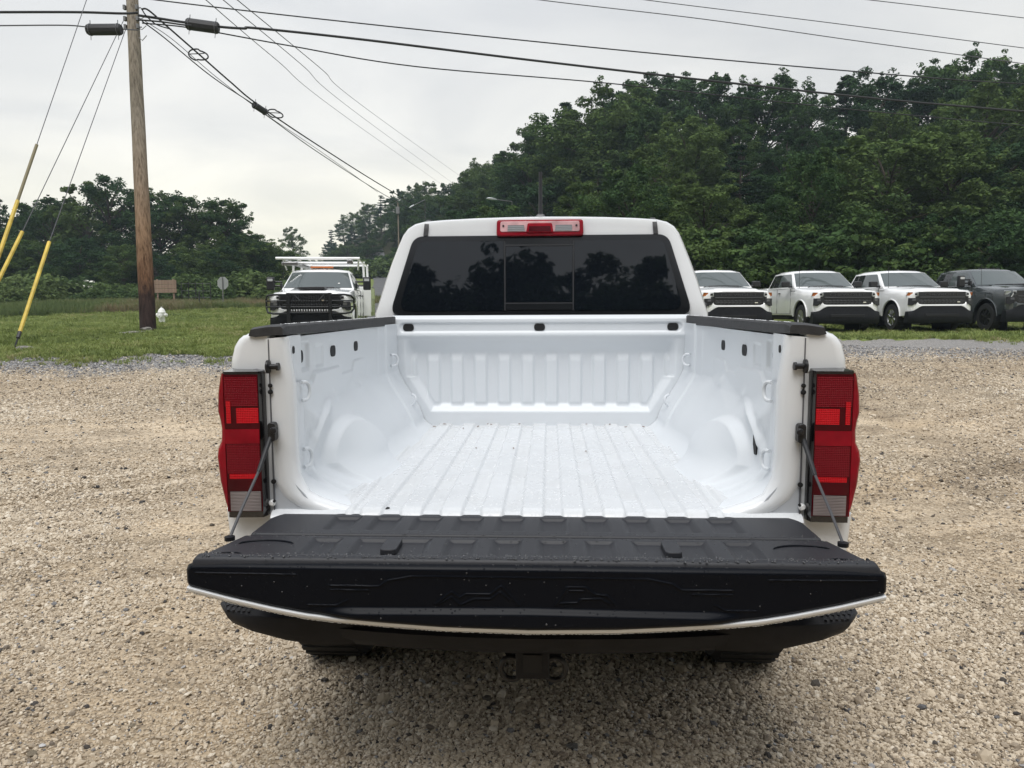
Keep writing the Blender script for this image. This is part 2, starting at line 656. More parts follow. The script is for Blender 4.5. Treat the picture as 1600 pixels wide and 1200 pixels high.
def gravel_mat():
    mt, nt, b = new_mat('gravel_ground')
    b.inputs['Roughness'].default_value = .82
    b.inputs['Specular IOR Level'].default_value = .3
    tcn = nt.nodes.new('ShaderNodeTexCoord')
    P = tcn.outputs['Object']
    v1 = nt.nodes.new('ShaderNodeTexVoronoi'); v1.inputs['Scale'].default_value = 85
    v2 = nt.nodes.new('ShaderNodeTexVoronoi'); v2.inputs['Scale'].default_value = 34
    for v in (v1, v2): nt.links.new(P, v.inputs['Vector'])
    s1 = nt.nodes.new('ShaderNodeSeparateColor'); nt.links.new(v1.outputs['Color'], s1.inputs[0])
    s2 = nt.nodes.new('ShaderNodeSeparateColor'); nt.links.new(v2.outputs['Color'], s2.inputs[0])
    c1 = ramp(nt, s1.outputs[0], [(0, (.13, .11, .09)), (.2, (.30, .255, .20)), (.55, (.45, .39, .31)), (.85, (.56, .50, .41)), (1, (.66, .61, .53))])
    c2 = ramp(nt, s2.outputs[1], [(0, (.12, .105, .09)), (.12, (.30, .25, .195)), (.55, (.45, .385, .30)), (1, (.55, .48, .385))])
    mx = nt.nodes.new('ShaderNodeMix'); mx.data_type = 'RGBA'; mx.inputs['Factor'].default_value = .45
    nt.links.new(c1.outputs['Color'], mx.inputs[6]); nt.links.new(c2.outputs['Color'], mx.inputs[7])
    # broad tone: sandy fines, damp grey-brown streaks
    n1 = noise_node(nt, .75, 6, .62, vec=P)
    n1.inputs['Distortion'].default_value = .8
    tone = ramp(nt, n1.outputs['Fac'], [(.30, (.74, .70, .64)), (.46, (1.16, 1.10, 1.02)), (.60, (1.46, 1.38, 1.26)), (.75, (1.34, 1.27, 1.17))])
    mp = nt.nodes.new('ShaderNodeMapping')
    mp.inputs['Rotation'].default_value = (0, 0, R(22)); mp.inputs['Scale'].default_value = (.5, 2.6, 1)
    nt.links.new(P, mp.inputs['Vector'])
    n2 = noise_node(nt, 1.1, 5, .6, vec=mp.outputs[0])
    t2 = ramp(nt, n2.outputs['Fac'], [(.34, (.66, .64, .61)), (.50, (1, 1, 1)), (.7, (1.10, 1.08, 1.04))])
    m1 = nt.nodes.new('ShaderNodeMix'); m1.data_type = 'RGBA'; m1.blend_type = 'MULTIPLY'; m1.inputs['Factor'].default_value = 1
    nt.links.new(mx.outputs[2], m1.inputs[6]); nt.links.new(tone.outputs['Color'], m1.inputs[7])
    m2 = nt.nodes.new('ShaderNodeMix'); m2.data_type = 'RGBA'; m2.blend_type = 'MULTIPLY'; m2.inputs['Factor'].default_value = 1
    nt.links.new(m1.outputs[2], m2.inputs[6]); nt.links.new(t2.outputs['Color'], m2.inputs[7])
    tk_ = nt.nodes.new('ShaderNodeAttribute'); tk_.attribute_name = 'track_dark'
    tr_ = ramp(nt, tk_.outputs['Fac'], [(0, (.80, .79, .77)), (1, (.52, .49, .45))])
    fn_ = nt.nodes.new('ShaderNodeAttribute'); fn_.attribute_name = 'fines'
    fr_ = ramp(nt, fn_.outputs['Fac'], [(0, (1, 1, 1)), (1, (1.22, 1.22, 1.22))])
    m2c = nt.nodes.new('ShaderNodeMix'); m2c.data_type = 'RGBA'; m2c.blend_type = 'MULTIPLY'; m2c.inputs['Factor'].default_value = 1
    nt.links.new(m2.outputs[2], m2c.inputs[6]); nt.links.new(fr_.outputs['Color'], m2c.inputs[7])
    m2 = m2c
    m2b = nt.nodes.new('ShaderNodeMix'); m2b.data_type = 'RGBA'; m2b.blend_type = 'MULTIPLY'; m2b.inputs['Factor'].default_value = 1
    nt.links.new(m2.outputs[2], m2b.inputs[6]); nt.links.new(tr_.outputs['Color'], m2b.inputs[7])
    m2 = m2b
    # strip of blue-grey crushed stone beside the grass
    at_ = nt.nodes.new('ShaderNodeAttribute'); at_.attribute_name = 'strip'
    g = ramp(nt, s1.outputs[1], [(0, (.06, .062, .066)), (.4, (.19, .185, .185)), (.8, (.32, .31, .30)), (1, (.5, .49, .47))])
    m3 = nt.nodes.new('ShaderNodeMix'); m3.data_type = 'RGBA'
    nt.links.new(at_.outputs['Fac'], m3.inputs[0])
    nt.links.new(m2.outputs[2], m3.inputs[6]); nt.links.new(g.outputs['Color'], m3.inputs[7])
    nt.links.new(m3.outputs[2], b.inputs['Base Color'])
    b1 = bump(nt, b, v2.outputs['Distance'], .7, .012)
    inv = b1; inv.invert = True
    b2 = bump(nt, b, v1.outputs['Distance'], .6, .006, b1); b2.invert = True
    n3 = noise_node(nt, 16, 6, .7, vec=P)
    bump(nt, b, n3.outputs['Fac'], .6, .03, b2)
    return mt


M['gravel'] = gravel_mat()




def track_dark_mask(x, y):
    """where tyres have pressed and dampened the fines, plus a darker zone round the truck"""
    m_ = np.zeros_like(x)
    for cx, cy, rad in RUTS:
        q = np.hypot(x - cx, y - cy) - rad + .12 * fbm(x, y, .8, 2)
        m_ = np.maximum(m_, np.exp(-(q / .17) ** 2) * np.clip(.75 + 1.2 * fbm(x + rad, y, .35, 3), 0, 1))
    damp = np.clip(1.5 * fbm(x - 5, y + 3, .22, 4) - .15, 0, .75)
    # ground colour darkened close round the back of the truck
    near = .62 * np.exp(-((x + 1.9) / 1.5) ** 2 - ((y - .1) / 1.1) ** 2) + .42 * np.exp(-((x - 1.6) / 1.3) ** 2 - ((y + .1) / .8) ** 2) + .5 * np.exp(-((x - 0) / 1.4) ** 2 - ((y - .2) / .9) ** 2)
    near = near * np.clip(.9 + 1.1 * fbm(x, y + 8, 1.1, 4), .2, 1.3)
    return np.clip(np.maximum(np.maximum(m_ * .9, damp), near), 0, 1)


def strip_mask(x, y):
    az = np.arctan2(x - CAM[0], y - CAM[1]); r = np.hypot(x - CAM[0], y - CAM[1])
    e = edge_r(az) - r
    k = ss(R(-14), R(12), az)
    wd = 3.6 + 2.2 * k
    m_ = 1 - ss(wd * .25, wd, e + 1.6 * fbm(x, y, .45, 3))
    return np.clip(m_, 0, 1) * (np.abs(az) < R(80)) * .9


az = np.concatenate([np.linspace(R(-180), R(-50), 90)[:-1], np.linspace(R(-50), R(50), 420), np.linspace(R(50), R(180), 90)[1:]])
rr = np.concatenate([[.02], np.geomspace(.5, 34, 330)])
A, RR = np.meshgrid(az, rr)
gx = CAM[0] + RR * np.sin(A); gy = CAM[1] + RR * np.cos(A)
g_lot = grid_obj('gravel_lot', gx, gy, H(gx, gy, True), M['gravel'])
attr(g_lot.data, 'strip', strip_mask(gx, gy).ravel())
attr(g_lot.data, 'fines', np.clip(fines(gx, gy) * 1.2, 0, 1).ravel())
attr(g_lot.data, 'track_dark', track_dark_mask(gx, gy).ravel())
tag(g_lot, kind='structure')


def grass_mat():
    mt, nt, b = new_mat('lawn_ground')
    b.inputs['Roughness'].default_value = .9
    b.inputs['Specular IOR Level'].default_value = .15
    n1 = noise_node(nt, .55, 6, .6)
    c = ramp(nt, n1.outputs['Fac'], [(.28, (.235, .22, .10)), (.45, (.18, .225, .07)), (.6, (.205, .25, .08)), (.75, (.275, .285, .115))])
    n2 = noise_node(nt, 9, 5, .7)
    t = ramp(nt, n2.outputs['Fac'], [(.35, (.55, .55, .5)), (.65, (1.2, 1.2, 1.1))])
    mm = nt.nodes.new('ShaderNodeMix'); mm.data_type = 'RGBA'; mm.blend_type = 'MULTIPLY'; mm.inputs['Factor'].default_value = 1
    nt.links.new(c.outputs['Color'], mm.inputs[6]); nt.links.new(t.outputs['Color'], mm.inputs[7])
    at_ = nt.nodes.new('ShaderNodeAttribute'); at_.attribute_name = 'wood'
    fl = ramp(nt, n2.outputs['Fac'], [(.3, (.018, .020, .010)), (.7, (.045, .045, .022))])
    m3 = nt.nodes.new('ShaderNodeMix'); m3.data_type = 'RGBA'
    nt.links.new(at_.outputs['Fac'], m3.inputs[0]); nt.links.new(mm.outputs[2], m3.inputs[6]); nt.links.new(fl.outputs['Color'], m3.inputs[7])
    nt.links.new(m3.outputs[2], b.inputs['Base Color'])
    bump(nt, b, n2.outputs['Fac'], .8, .06)
    return mt


M['lawn'] = grass_mat()
az = np.concatenate([np.linspace(R(-180), R(-52), 80)[:-1], np.linspace(R(-52), R(52), 700), np.linspace(R(52), R(180), 80)[1:]])
qq = np.concatenate([np.linspace(0, 1.2, 9), np.geomspace(1.6, 2600, 150)])
A, Q = np.meshgrid(az, qq)
RR = edge_r(A) + Q
gx = CAM[0] + RR * np.sin(A); gy = CAM[1] + RR * np.cos(A)
gz = H(gx, gy) + np.interp(Q, [0, .5, 1.5], [-.05, .02, .035]) + .05 * fbm(gx, gy, .7, 4) * ss(0, 2, Q)
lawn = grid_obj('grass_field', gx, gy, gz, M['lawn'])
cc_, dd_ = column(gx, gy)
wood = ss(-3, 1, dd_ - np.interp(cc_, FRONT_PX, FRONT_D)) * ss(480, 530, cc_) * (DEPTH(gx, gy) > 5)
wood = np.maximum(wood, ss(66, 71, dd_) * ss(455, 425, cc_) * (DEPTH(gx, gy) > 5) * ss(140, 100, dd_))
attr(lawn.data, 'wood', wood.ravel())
tag(lawn, kind='structure')


def on_lawn(x, y):
    az = np.arctan2(x - CAM[0], y - CAM[1])
    return np.hypot(x - CAM[0], y - CAM[1]) - edge_r(az)


# ------------------------------------------------------------------ geometry-node scatter for uncountable ground cover
def scatter(name, pts, rot, scl, tint, idx, protos, material, parent=None):
    me = bpy.data.meshes.new(name)
    me.vertices.add(len(pts))
    me.vertices.foreach_set('co', np.asarray(pts, np.float32).ravel())
    attr(me, 'rot', rot, typ='FLOAT_VECTOR')
    attr(me, 'scl', scl, typ='FLOAT_VECTOR')
    attr(me, 'tint', tint)
    attr(me, 'idx', np.asarray(idx, np.int32), typ='INT')
    o = bpy.data.objects.new(name, me)
    COL.objects.link(o)
    if parent is not None: o.parent = parent
    pc = bpy.data.collections.new(name + '_shapes')
    for i, p in enumerate(protos):
        p.materials.clear(); p.materials.append(material)
        po = bpy.data.objects.new('%s_shape' % name, p)
        pc.objects.link(po)
    ng = bpy.data.node_groups.new(name, 'GeometryNodeTree')
    ng.interface.new_socket('Geometry', in_out='INPUT', socket_type='NodeSocketGeometry')
    ng.interface.new_socket('Geometry', in_out='OUTPUT', socket_type='NodeSocketGeometry')
    gi = ng.nodes.new('NodeGroupInput'); go = ng.nodes.new('NodeGroupOutput')
    ci = ng.nodes.new('GeometryNodeCollectionInfo')
    ci.inputs['Collection'].default_value = pc
    ci.inputs['Separate Children'].default_value = True
    ci.inputs['Reset Children'].default_value = True
    ip = ng.nodes.new('GeometryNodeInstanceOnPoints')
    ip.inputs['Pick Instance'].default_value = True

    def na(nm, dt):
        n = ng.nodes.new('GeometryNodeInputNamedAttribute')
        n.data_type = dt
        n.inputs['Name'].default_value = nm
        return n.outputs['Attribute']
    ng.links.new(gi.outputs[0], ip.inputs['Points'])
    ng.links.new(ci.outputs[0], ip.inputs['Instance'])
    ng.links.new(na('idx', 'INT'), ip.inputs['Instance Index'])
    er_ = ng.nodes.new('FunctionNodeEulerToRotation')
    ng.links.new(na('rot', 'FLOAT_VECTOR'), er_.inputs[0])
    ng.links.new(er_.outputs[0], ip.inputs['Rotation'])
    ng.links.new(na('scl', 'FLOAT_VECTOR'), ip.inputs['Scale'])
    ng.links.new(ip.outputs[0], go.inputs[0])
    md = o.modifiers.new('scatter', 'NODES')
    md.node_group = ng
    tag(o, kind='stuff')
    return o


def inst_ramp_mat(name, stops, rough=.8, attrname='tint', var=0, translucent=0, spec=.3):
    mt, nt, b = new_mat(name)
    b.inputs['Roughness'].default_value = rough
    b.inputs['Specular IOR Level'].default_value = spec
    a_ = nt.nodes.new('ShaderNodeAttribute')
    a_.attribute_type = 'INSTANCER'
    a_.attribute_name = attrname
    r = ramp(nt, a_.outputs['Fac'], stops)
    src = r.outputs['Color']
    if var:
        n = noise_node(nt, var, 4)
        t = ramp(nt, n.outputs['Fac'], [(.3, (.72, .72, .72)), (.7, (1.1, 1.1, 1.1))])
        mm = nt.nodes.new('ShaderNodeMix'); mm.data_type = 'RGBA'; mm.blend_type = 'MULTIPLY'; mm.inputs['Factor'].default_value = 1
        nt.links.new(src, mm.inputs[6]); nt.links.new(t.outputs['Color'], mm.inputs[7])
        src = mm.outputs[2]
    nt.links.new(src, b.inputs['Base Color'])
    if translucent:
        tr = nt.nodes.new('ShaderNodeBsdfTranslucent')
        nt.links.new(src, tr.inputs['Color'])
        ms = nt.nodes.new('ShaderNodeMixShader'); ms.inputs[0].default_value = translucent
        o_ = nt.nodes['Material Output']
        nt.links.new(b.outputs[0], ms.inputs[1]); nt.links.new(tr.outputs[0], ms.inputs[2])
        nt.links.new(ms.outputs[0], o_.inputs['Surface'])
    return mt


def stone_mesh(name, seed, lumps=2):
    r_ = np.random.default_rng(seed)
    bm = bmesh.new()
    bmesh.ops.create_icosphere(bm, subdivisions=lumps, radius=1)
    sq = (1, .62 + .38 * r_.random(), .42 + .3 * r_.random())
    pl = [(Vector(r_.normal(size=3)).normalized(), .55 + .35 * r_.random()) for _ in range(7)]
    for v in bm.verts:
        p = v.co.normalized()
        for n_, d_ in pl:                      # chipped flat faces
            k = p.dot(n_)
            if k > d_:
                p = p - n_ * (k - d_)
        v.co = Vector((p.x * sq[0], p.y * sq[1], p.z * sq[2])) * (1 + .06 * r_.normal())
    me = bpy.data.meshes.new(name)
    bm.to_mesh(me); bm.free()
    return me


# loose stones over the lot: thick near the camera, thinning with distance
n = 860000
az = R(-3) + rng.uniform(R(-42), R(42), n)
rd = np.exp(rng.uniform(math.log(1.9), math.log(19.5), n))
x = CAM[0] + rd * np.sin(az); y = CAM[1] + rd * np.cos(az)
clump = fbm(x, y, .9, 4)
keep = (rng.random(n) < np.clip(.95 + .8 * clump, .35, 1)) & (rng.random(n) > .85 * fines(x, y)) & (on_lawn(x, y) < .3) & (rng.random(n) > .45 * track_dark_mask(x, y))
x, y, rd, clump = x[keep], y[keep], rd[keep], clump[keep]
n = len(x)
size = (.0038 + .00055 * rd) * np.exp(rng.normal(0, .42, n))
size *= 1 + .25 * np.clip(clump, -.5, .5)
big = rng.random(n) < .006
size[big] *= 1.9
size = np.minimum(size, .028)
z = H(x, y, True) + size * .28
st = strip_mask(x, y)
tm = track_dark_mask(x, y)
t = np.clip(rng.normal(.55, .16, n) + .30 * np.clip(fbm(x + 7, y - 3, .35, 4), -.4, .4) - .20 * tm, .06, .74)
dk = rng.random(n) < .022
t[dk] = rng.uniform(0, .06, dk.sum())
gs = rng.random(n) < np.maximum(st, .028)
t[gs] = rng.uniform(.82, 1, gs.sum())
M['stone'] = inst_ramp_mat('loose_stone', [(0, (.035, .034, .036)), (.07, (.11, .095, .08)), (.22, (.29, .235, .175)), (.45, (.52, .435, .325)),
                                           (.70, (.62, .535, .42)), (.79, (.72, .66, .56)), (.81, (.075, .075, .08)), (.92, (.24, .235, .235)), (1, (.50, .49, .48))], .8)
scatter('gravel', np.stack([x, y, z], 1), rng.uniform(0, 6.28, (n, 3)) * [.12, .12, 1], size[:, None] * rng.uniform(.8, 1.2, (n, 3)), t,
        rng.integers(0, 8, n), [stone_mesh('gravel_stone', 50 + i, 1) for i in range(8)], M['stone'])


# grass tufts -----------------------------------------------------------
def tuft_mesh(name, seed, blades=14, h=1., spread=.55, w=.055):
    r_ = np.random.default_rng(seed)
    vs, fs = [], []
    for i in range(blades):
        a_ = r_.uniform(0, 6.28); b_ = r_.uniform(0, 6.28)
        bx, by = spread * r_.random() * math.cos(a_), spread * r_.random() * math.sin(a_)
        hh = h * r_.uniform(.5, 1.1); ln = r_.uniform(.15, .75) * hh
        c, s_ = math.cos(b_), math.sin(b_)
        k = len(vs)
        vs += [(bx - s_ * w, by + c * w, 0), (bx + s_ * w, by - c * w, 0), (bx + c * ln * .35 + s_ * w * .8, by + s_ * ln * .35 - c * w * .8, hh * .6),
               (bx + c * ln * .35 - s_ * w * .8, by + s_ * ln * .35 + c * w * .8, hh * .6), (bx + c * ln, by + s_ * ln, hh)]
        fs += [(k, k + 1, k + 2, k + 3), (k + 3, k + 2, k + 4)]
    me = bpy.data.meshes.new(name)
    me.from_pydata(vs, [], fs)
    return me


M['grass'] = inst_ramp_mat('grass_blades', [(0, (.125, .165, .055)), (.3, (.20, .25, .075)), (.65, (.265, .31, .10)), (.85, (.34, .33, .15)), (1, (.38, .33, .19))], .75, translucent=.35)
n = 210000
az = np.where(rng.random(n) < .62, rng.uniform(R(-46), R(-8), n), rng.uniform(R(5), R(38), n))
rd = np.exp(rng.uniform(math.log(14), math.log(62), n))
x = CAM[0] + rd * np.sin(az); y = CAM[1] + rd * np.cos(az)
e_ = on_lawn(x, y)
pat = fbm(x, y, .55, 4)
keep = (e_ > -1.6) & (rng.random(n) < np.clip(.7 + 1.0 * pat, .12, 1) * np.where(e_ > 0, np.clip(.3 + e_ * .8, 0, 1), np.clip(.16 + .1 * e_, 0, 1) * (pat > .12)))
x, y, rd, e_, pat = x[keep], y[keep], rd[keep], e_[keep], pat[keep]
n = len(x)
sc_ = (.045 + .0011 * rd) * np.exp(rng.normal(0, .3, n)) * (1 + .5 * np.clip(NC(x * .8, y * .8), -.5, .5))
sc3 = np.stack([sc_ * 1.6, sc_ * 1.6, sc_], 1)
t = np.clip(.42 + .5 * pat + rng.normal(0, .16, n), 0, 1)
scatter('lawn_grass', np.stack([x, y, H(x, y) + .02], 1), rng.uniform(-.15, .15, (n, 3)) + rng.uniform(0, 6.28, (n, 1)) * [0, 0, 1], sc3, t,
        rng.integers(0, 5, n), [tuft_mesh('grass_tuft', 80 + i) for i in range(5)], M['grass'])

# ================================================================== the white pickup with its tailgate down
T = empty('pickup_truck', (0, 0, 0), label='large white pickup in the foreground, tailgate lowered over an empty white bed', cat='pickup truck')
FZ = .84                                     # bed floor height


def oval_pts(cx, cz, w, h, n=8):
    r = min(w, h) / 2
    return rounded_poly([(cx - w / 2, cz - h / 2), (cx + w / 2, cz - h / 2), (cx + w / 2, cz + h / 2), (cx - w / 2, cz + h / 2)], r, n)


# ---- bed floor -------------------------------------------------------
bed = empty('cargo_bed'); bed.parent = T
xs = np.linspace(-.745, .745, 420)
ys = np.concatenate([np.linspace(-.035, .0, 8), np.linspace(.01, 1.565, 110)])
X, Y = np.meshgrid(xs, ys)
Z = np.full_like(X, FZ)
for k in range(-4, 5):
    d = np.abs(X - k * .1145)
    Z += .011 * (1 - ss(.026, .036, d))
for k in (-1, 1):
    d = np.abs(X - k * (.522 + .02 * Y))
    Z += .006 * (1 - ss(.006, .014, d))
    Z += .004 * ss(.545, .56, k * X)
Z -= .02 * np.clip(-Y / .035, 0, 1) ** 2
fl_ = grid_obj('bed_floor', X, Y, Z, M['floor_paint'], bed)
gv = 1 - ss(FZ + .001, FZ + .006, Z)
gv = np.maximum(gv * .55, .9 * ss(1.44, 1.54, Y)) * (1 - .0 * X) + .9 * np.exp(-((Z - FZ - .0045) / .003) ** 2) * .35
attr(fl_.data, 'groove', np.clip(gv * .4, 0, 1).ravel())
# weep holes and wet leaf scraps
mb = MB()
mb.lathe([(.012, 0), (.012, .0012)], (-.425, .02, FZ + .0005), n=14)
mb.build('drain_hole', M['dark_hole'], bed)
sc = MB()
r_ = random.Random(4)
for i in range(16):
    px, py = r_.uniform(-.56, .56), r_.choice([1.53, 1.535, 1.52, 1.40, .9])
    a_ = r_.uniform(0, 6.28); ln = r_.uniform(.006, .018)
    sc.box((px, py, FZ + .003 + (.011 if abs(((px / .1145) + .5) % 1 - .5) < .25 and abs(px) < .5 else 0)), (ln, .004, .002), Matrix.Rotation(a_, 3, 'Z'))
o = sc.build('leaf_scraps', mat('leaf_scrap', (.16, .07, .03), .8), bed); tag(o, kind='stuff')


# ---- side walls of the bed ------------------------------------------
def side_x(Y, z):
    post = 1 - ss(.138, .145, Y)
    wall = .728 - .032 * post
    wall = wall - .030 * ss(1.10, 1.20, Y)
    # stamped pads round the stake slots, between posts
    for yc, zc, w_, h_ in ((.26, 1.264, .095, .085), (.41, 1.258, .08, .07), (.565, 1.264, .095, .085), (.72, 1.260, .08, .07), (.88, 1.264, .09, .085)):
        wall = wall + .014 * (1 - ss(w_ / 2 - .006, w_ / 2 + .006, np.abs(Y - yc))) * (1 - ss(h_ / 2 - .006, h_ / 2 + .006, np.abs(z - zc))) * (1 - post)
    # stepped crease line under the pads
    line = 1.180 + .028 * ss(.30, .34, Y) - .03 * ss(.62, .66, Y) + .035 * ss(.80, .84, Y)
    wall = wall - .014 * (1 - ss(line - .006, line + .006, z)) * (1 - post) * (1 - ss(1.0, 1.1, Y))
    wh = ss(.18, .62, Y)
    t = np.clip((1.125 - z) / (1.125 - .885), 0, 1)
    xs_ = .700 - .118 * (t * t * (3 - 2 * t) * .55 + t * .45)
    xs_ = np.where(z < .885, .582 - .012 * np.clip((.885 - z) / .045, 0, 1), xs_)
    shelf = np.minimum(wall, xs_ + .02 * (1 - ss(.9, 1.25, Y)))
    x_ = wall * (1 - wh) + shelf * wh
    # soft bulge that carries the wheel arch, with little gussets on its brow
    brow = 1.115 + .03 * np.sin(Y * 9)
    x_ = x_ - .016 * ss(brow + .02, brow - .05, z) * ss(.12, .2, Y) * (1 - .75 * ss(1.1, 1.3, Y))
    for yc, zc in ((.24, 1.075), (.52, 1.11), (.83, 1.13)):
        q = ((Y - yc) / .035) ** 2 + ((z - zc + .3 * (Y - yc)) / .022) ** 2
        x_ = x_ - .010 * np.exp(-q)
    # flattened dome over the tyre
    dome = np.sqrt(((Y - .50) / .225) ** 2 + ((z - .915) / .125) ** 2)
    dome = np.where(z < .915, np.maximum(dome, np.abs(Y - .50) / .225 + (.915 - z) * 3.2), dome)
    x_ = x_ - .034 * (1 - ss(.86, 1.05, dome))
    # arched crease trailing behind the dome
    ring = np.sqrt(((Y - .52) / .335) ** 2 + ((z - .90) / .20) ** 2)
    x_ = x_ - .017 * (1 - ss(0, .075, np.abs(ring - 1))) * ss(.52, .42, Y) * ss(.85, .9, z)
    x_ = x_ - .020 * ss(.95, 1.05, ring) * 0
    # recessed panel edge near the post
    x_ = x_ + .008 * (1 - ss(.012, .03, np.abs(Y - .20 - .25 * np.clip(.93 - z, 0, 1)))) * ss(1.06, 1.02, z)
    # coved foot running into the floor
    f = np.clip((.955 - z) / .12, 0, 1)
    x_ = x_ - (1 - wh) * .15 * f ** 2.4
    x_ = x_ - wh * .05 * np.clip((.905 - z) / .07, 0, 1) ** 2
    # boxed column beside the bulkhead
    x_ = x_ - .010 * ss(1.30, 1.325, Y) * ss(.86, .90, z)
    return x_


ys = np.linspace(.012, 1.562, 330)
zs = np.linspace(.832, 1.338, 130)
Yg, Zg = np.meshgrid(ys, zs)
XG = side_x(Yg, Zg)
for s in (-1, 1):
    w = grid_obj('bed_side_wall', s * XG, Yg, Zg, M['bed_paint'], bed, flip=(s < 0))
    # stake slots, dark ovals in shallow pads
    for yc, zc, w_, h_ in ((.255, 1.264, .062, .040), (.562, 1.264, .060, .039), (.880, 1.265, .060, .038), (.066, 1.296, .020, .022)):
        xx = s * (float(side_x(np.array(yc), np.array(zc))) - .0015)
        MB().prism(oval_pts(yc, zc, w_, h_), xx, xx + s * .004, 'x').build('stake_slot', M['dark_hole'], w, smooth=False)
    if s > 0:
        xx = float(side_x(np.array(.275), np.array(1.0))) - .004
        MB().prism(rounded_poly([(.255, .955), (.292, .955), (.292, 1.035), (.255, 1.035)], .006, 3), xx, xx + .01, 'x').build('access_slot', M['dark_hole'], w, smooth=False)
    # wall top ledge tucked under the rail
    mb = MB()
    mb.loft([[(s * a_, y_, z_) for y_ in (0.012, .15, 1.0, 1.565)] for a_, z_ in ((.700, 1.333), (.76, 1.337))], closed=False)
    mb.build('wall_ledge', M['bed_paint'], w)
    # D-shaped tie-down loops
    for yc, zc, base, up, fw, sz in ((.088, 1.172, .700, (0, 0, 1), (-.45, 1, 0), 1.), (.090, .972, .700, (0, 0, 1), (-.45, 1, 0), 1.),
                                     (1.385, 1.172, .668, (0, 0, 1), (-.75, .5, 0), .95), (1.44, .985, .640, (-.42, 0, .9), (-.65, -.35, -.3), .95)):
        base = float(side_x(np.array(yc), np.array(zc)))
        upv = Vector((s * up[0], up[1], up[2])).normalized(); fv = Vector((s * fw[0], fw[1], fw[2])).normalized()
        c = Vector((s * (base - (.014 if yc < .2 else .004)), yc, zc))
        a_ = .027 * sz
        pts = [c + upv * a_, c + upv * a_ * .98 + fv * .010]
        for j in range(9):
            th = math.pi / 2 - math.pi * j / 8
            pts.append(c + upv * a_ * math.sin(th) + fv * (.014 + .020 * math.cos(th)))
        pts += [c - upv * a_ * .98 + fv * .010, c - upv * a_]
        mb = MB().tube(pts, .0058, 8)
        mb.build('tie_down_loop', M['bed_paint'], w)

# ---- bulkhead ---------------------------------------------------------
zs = np.concatenate([np.linspace(.832, 1.345, 170), np.linspace(1.347, 1.376, 14)])
us = np.linspace(-1, 1, 300)
U, Z = np.meshgrid(us, zs)
hw = np.interp(Z, [.83, .875, .885, 1.065, 1.09, 1.16, 1.376], [.570, .573, .580, .692, .700, .703, .712])
X = U * hw
d_side = hw - np.abs(X)
d_diag = d_side * np.where((Z > .87) & (Z < 1.08), .82, 1)
d_in = np.minimum(d_diag, np.maximum(Z - .845, 0) * .82)
rec = ss(.048, .088, d_in) * ss(1.275, 1.185, Z)
h = np.zeros_like(X)
h -= .034 * rec
h -= .014 * ss(1.295, 1.18, Z)
rib = np.zeros_like(X)
for k in range(-6, 6):
    d = np.abs(X - (k + .5) * .115)
    rib += 1 - ss(.022, .036, d)
h += .014 * rib * ss(.066, .092, d_in) * ss(1.205, 1.150, Z)
# rounded stamped band that holds the three oval holes
band = np.maximum(np.abs(X) - .655, 0) ** 2 + np.maximum(np.abs(Z - 1.3185) - .001, 0) ** 2
band = np.sqrt(band)
h -= .007 * (1 - ss(.016, .024, band))
h -= .022 * np.clip((Z - 1.352) / .024, 0, 1) ** 2.2
h += .012 * np.exp(-((Z - 1.281) / .012) ** 2) * .4
# rounded turn at the edge seam
h -= .010 * np.clip(1 - d_side / .012, 0, 1) ** 2
Yb = 1.55 - h
bk = grid_obj('bulkhead', X, Yb, Z, M['bed_paint'], bed)
for cx in (-.632, 0, .632):
    MB().prism(oval_pts(cx, 1.3185, .052, .034), 1.5555, 1.553, 'y').build('oval_hole', M['dark_hole'], bk, smooth=False)
# dark joint between bulkhead and walls
for s in (-1, 1):
    pts = [(s * (np.interp(z_, [.83, .875, .885, 1.065, 1.09, 1.16, 1.376], [.570, .573, .580, .692, .700, .703, .712]) + .001), 1.556, z_)
           for z_ in np.linspace(.845, 1.33, 26)]
    MB().tube(pts, .0028, 6).build('seam_sealer', M['seam'], bk)

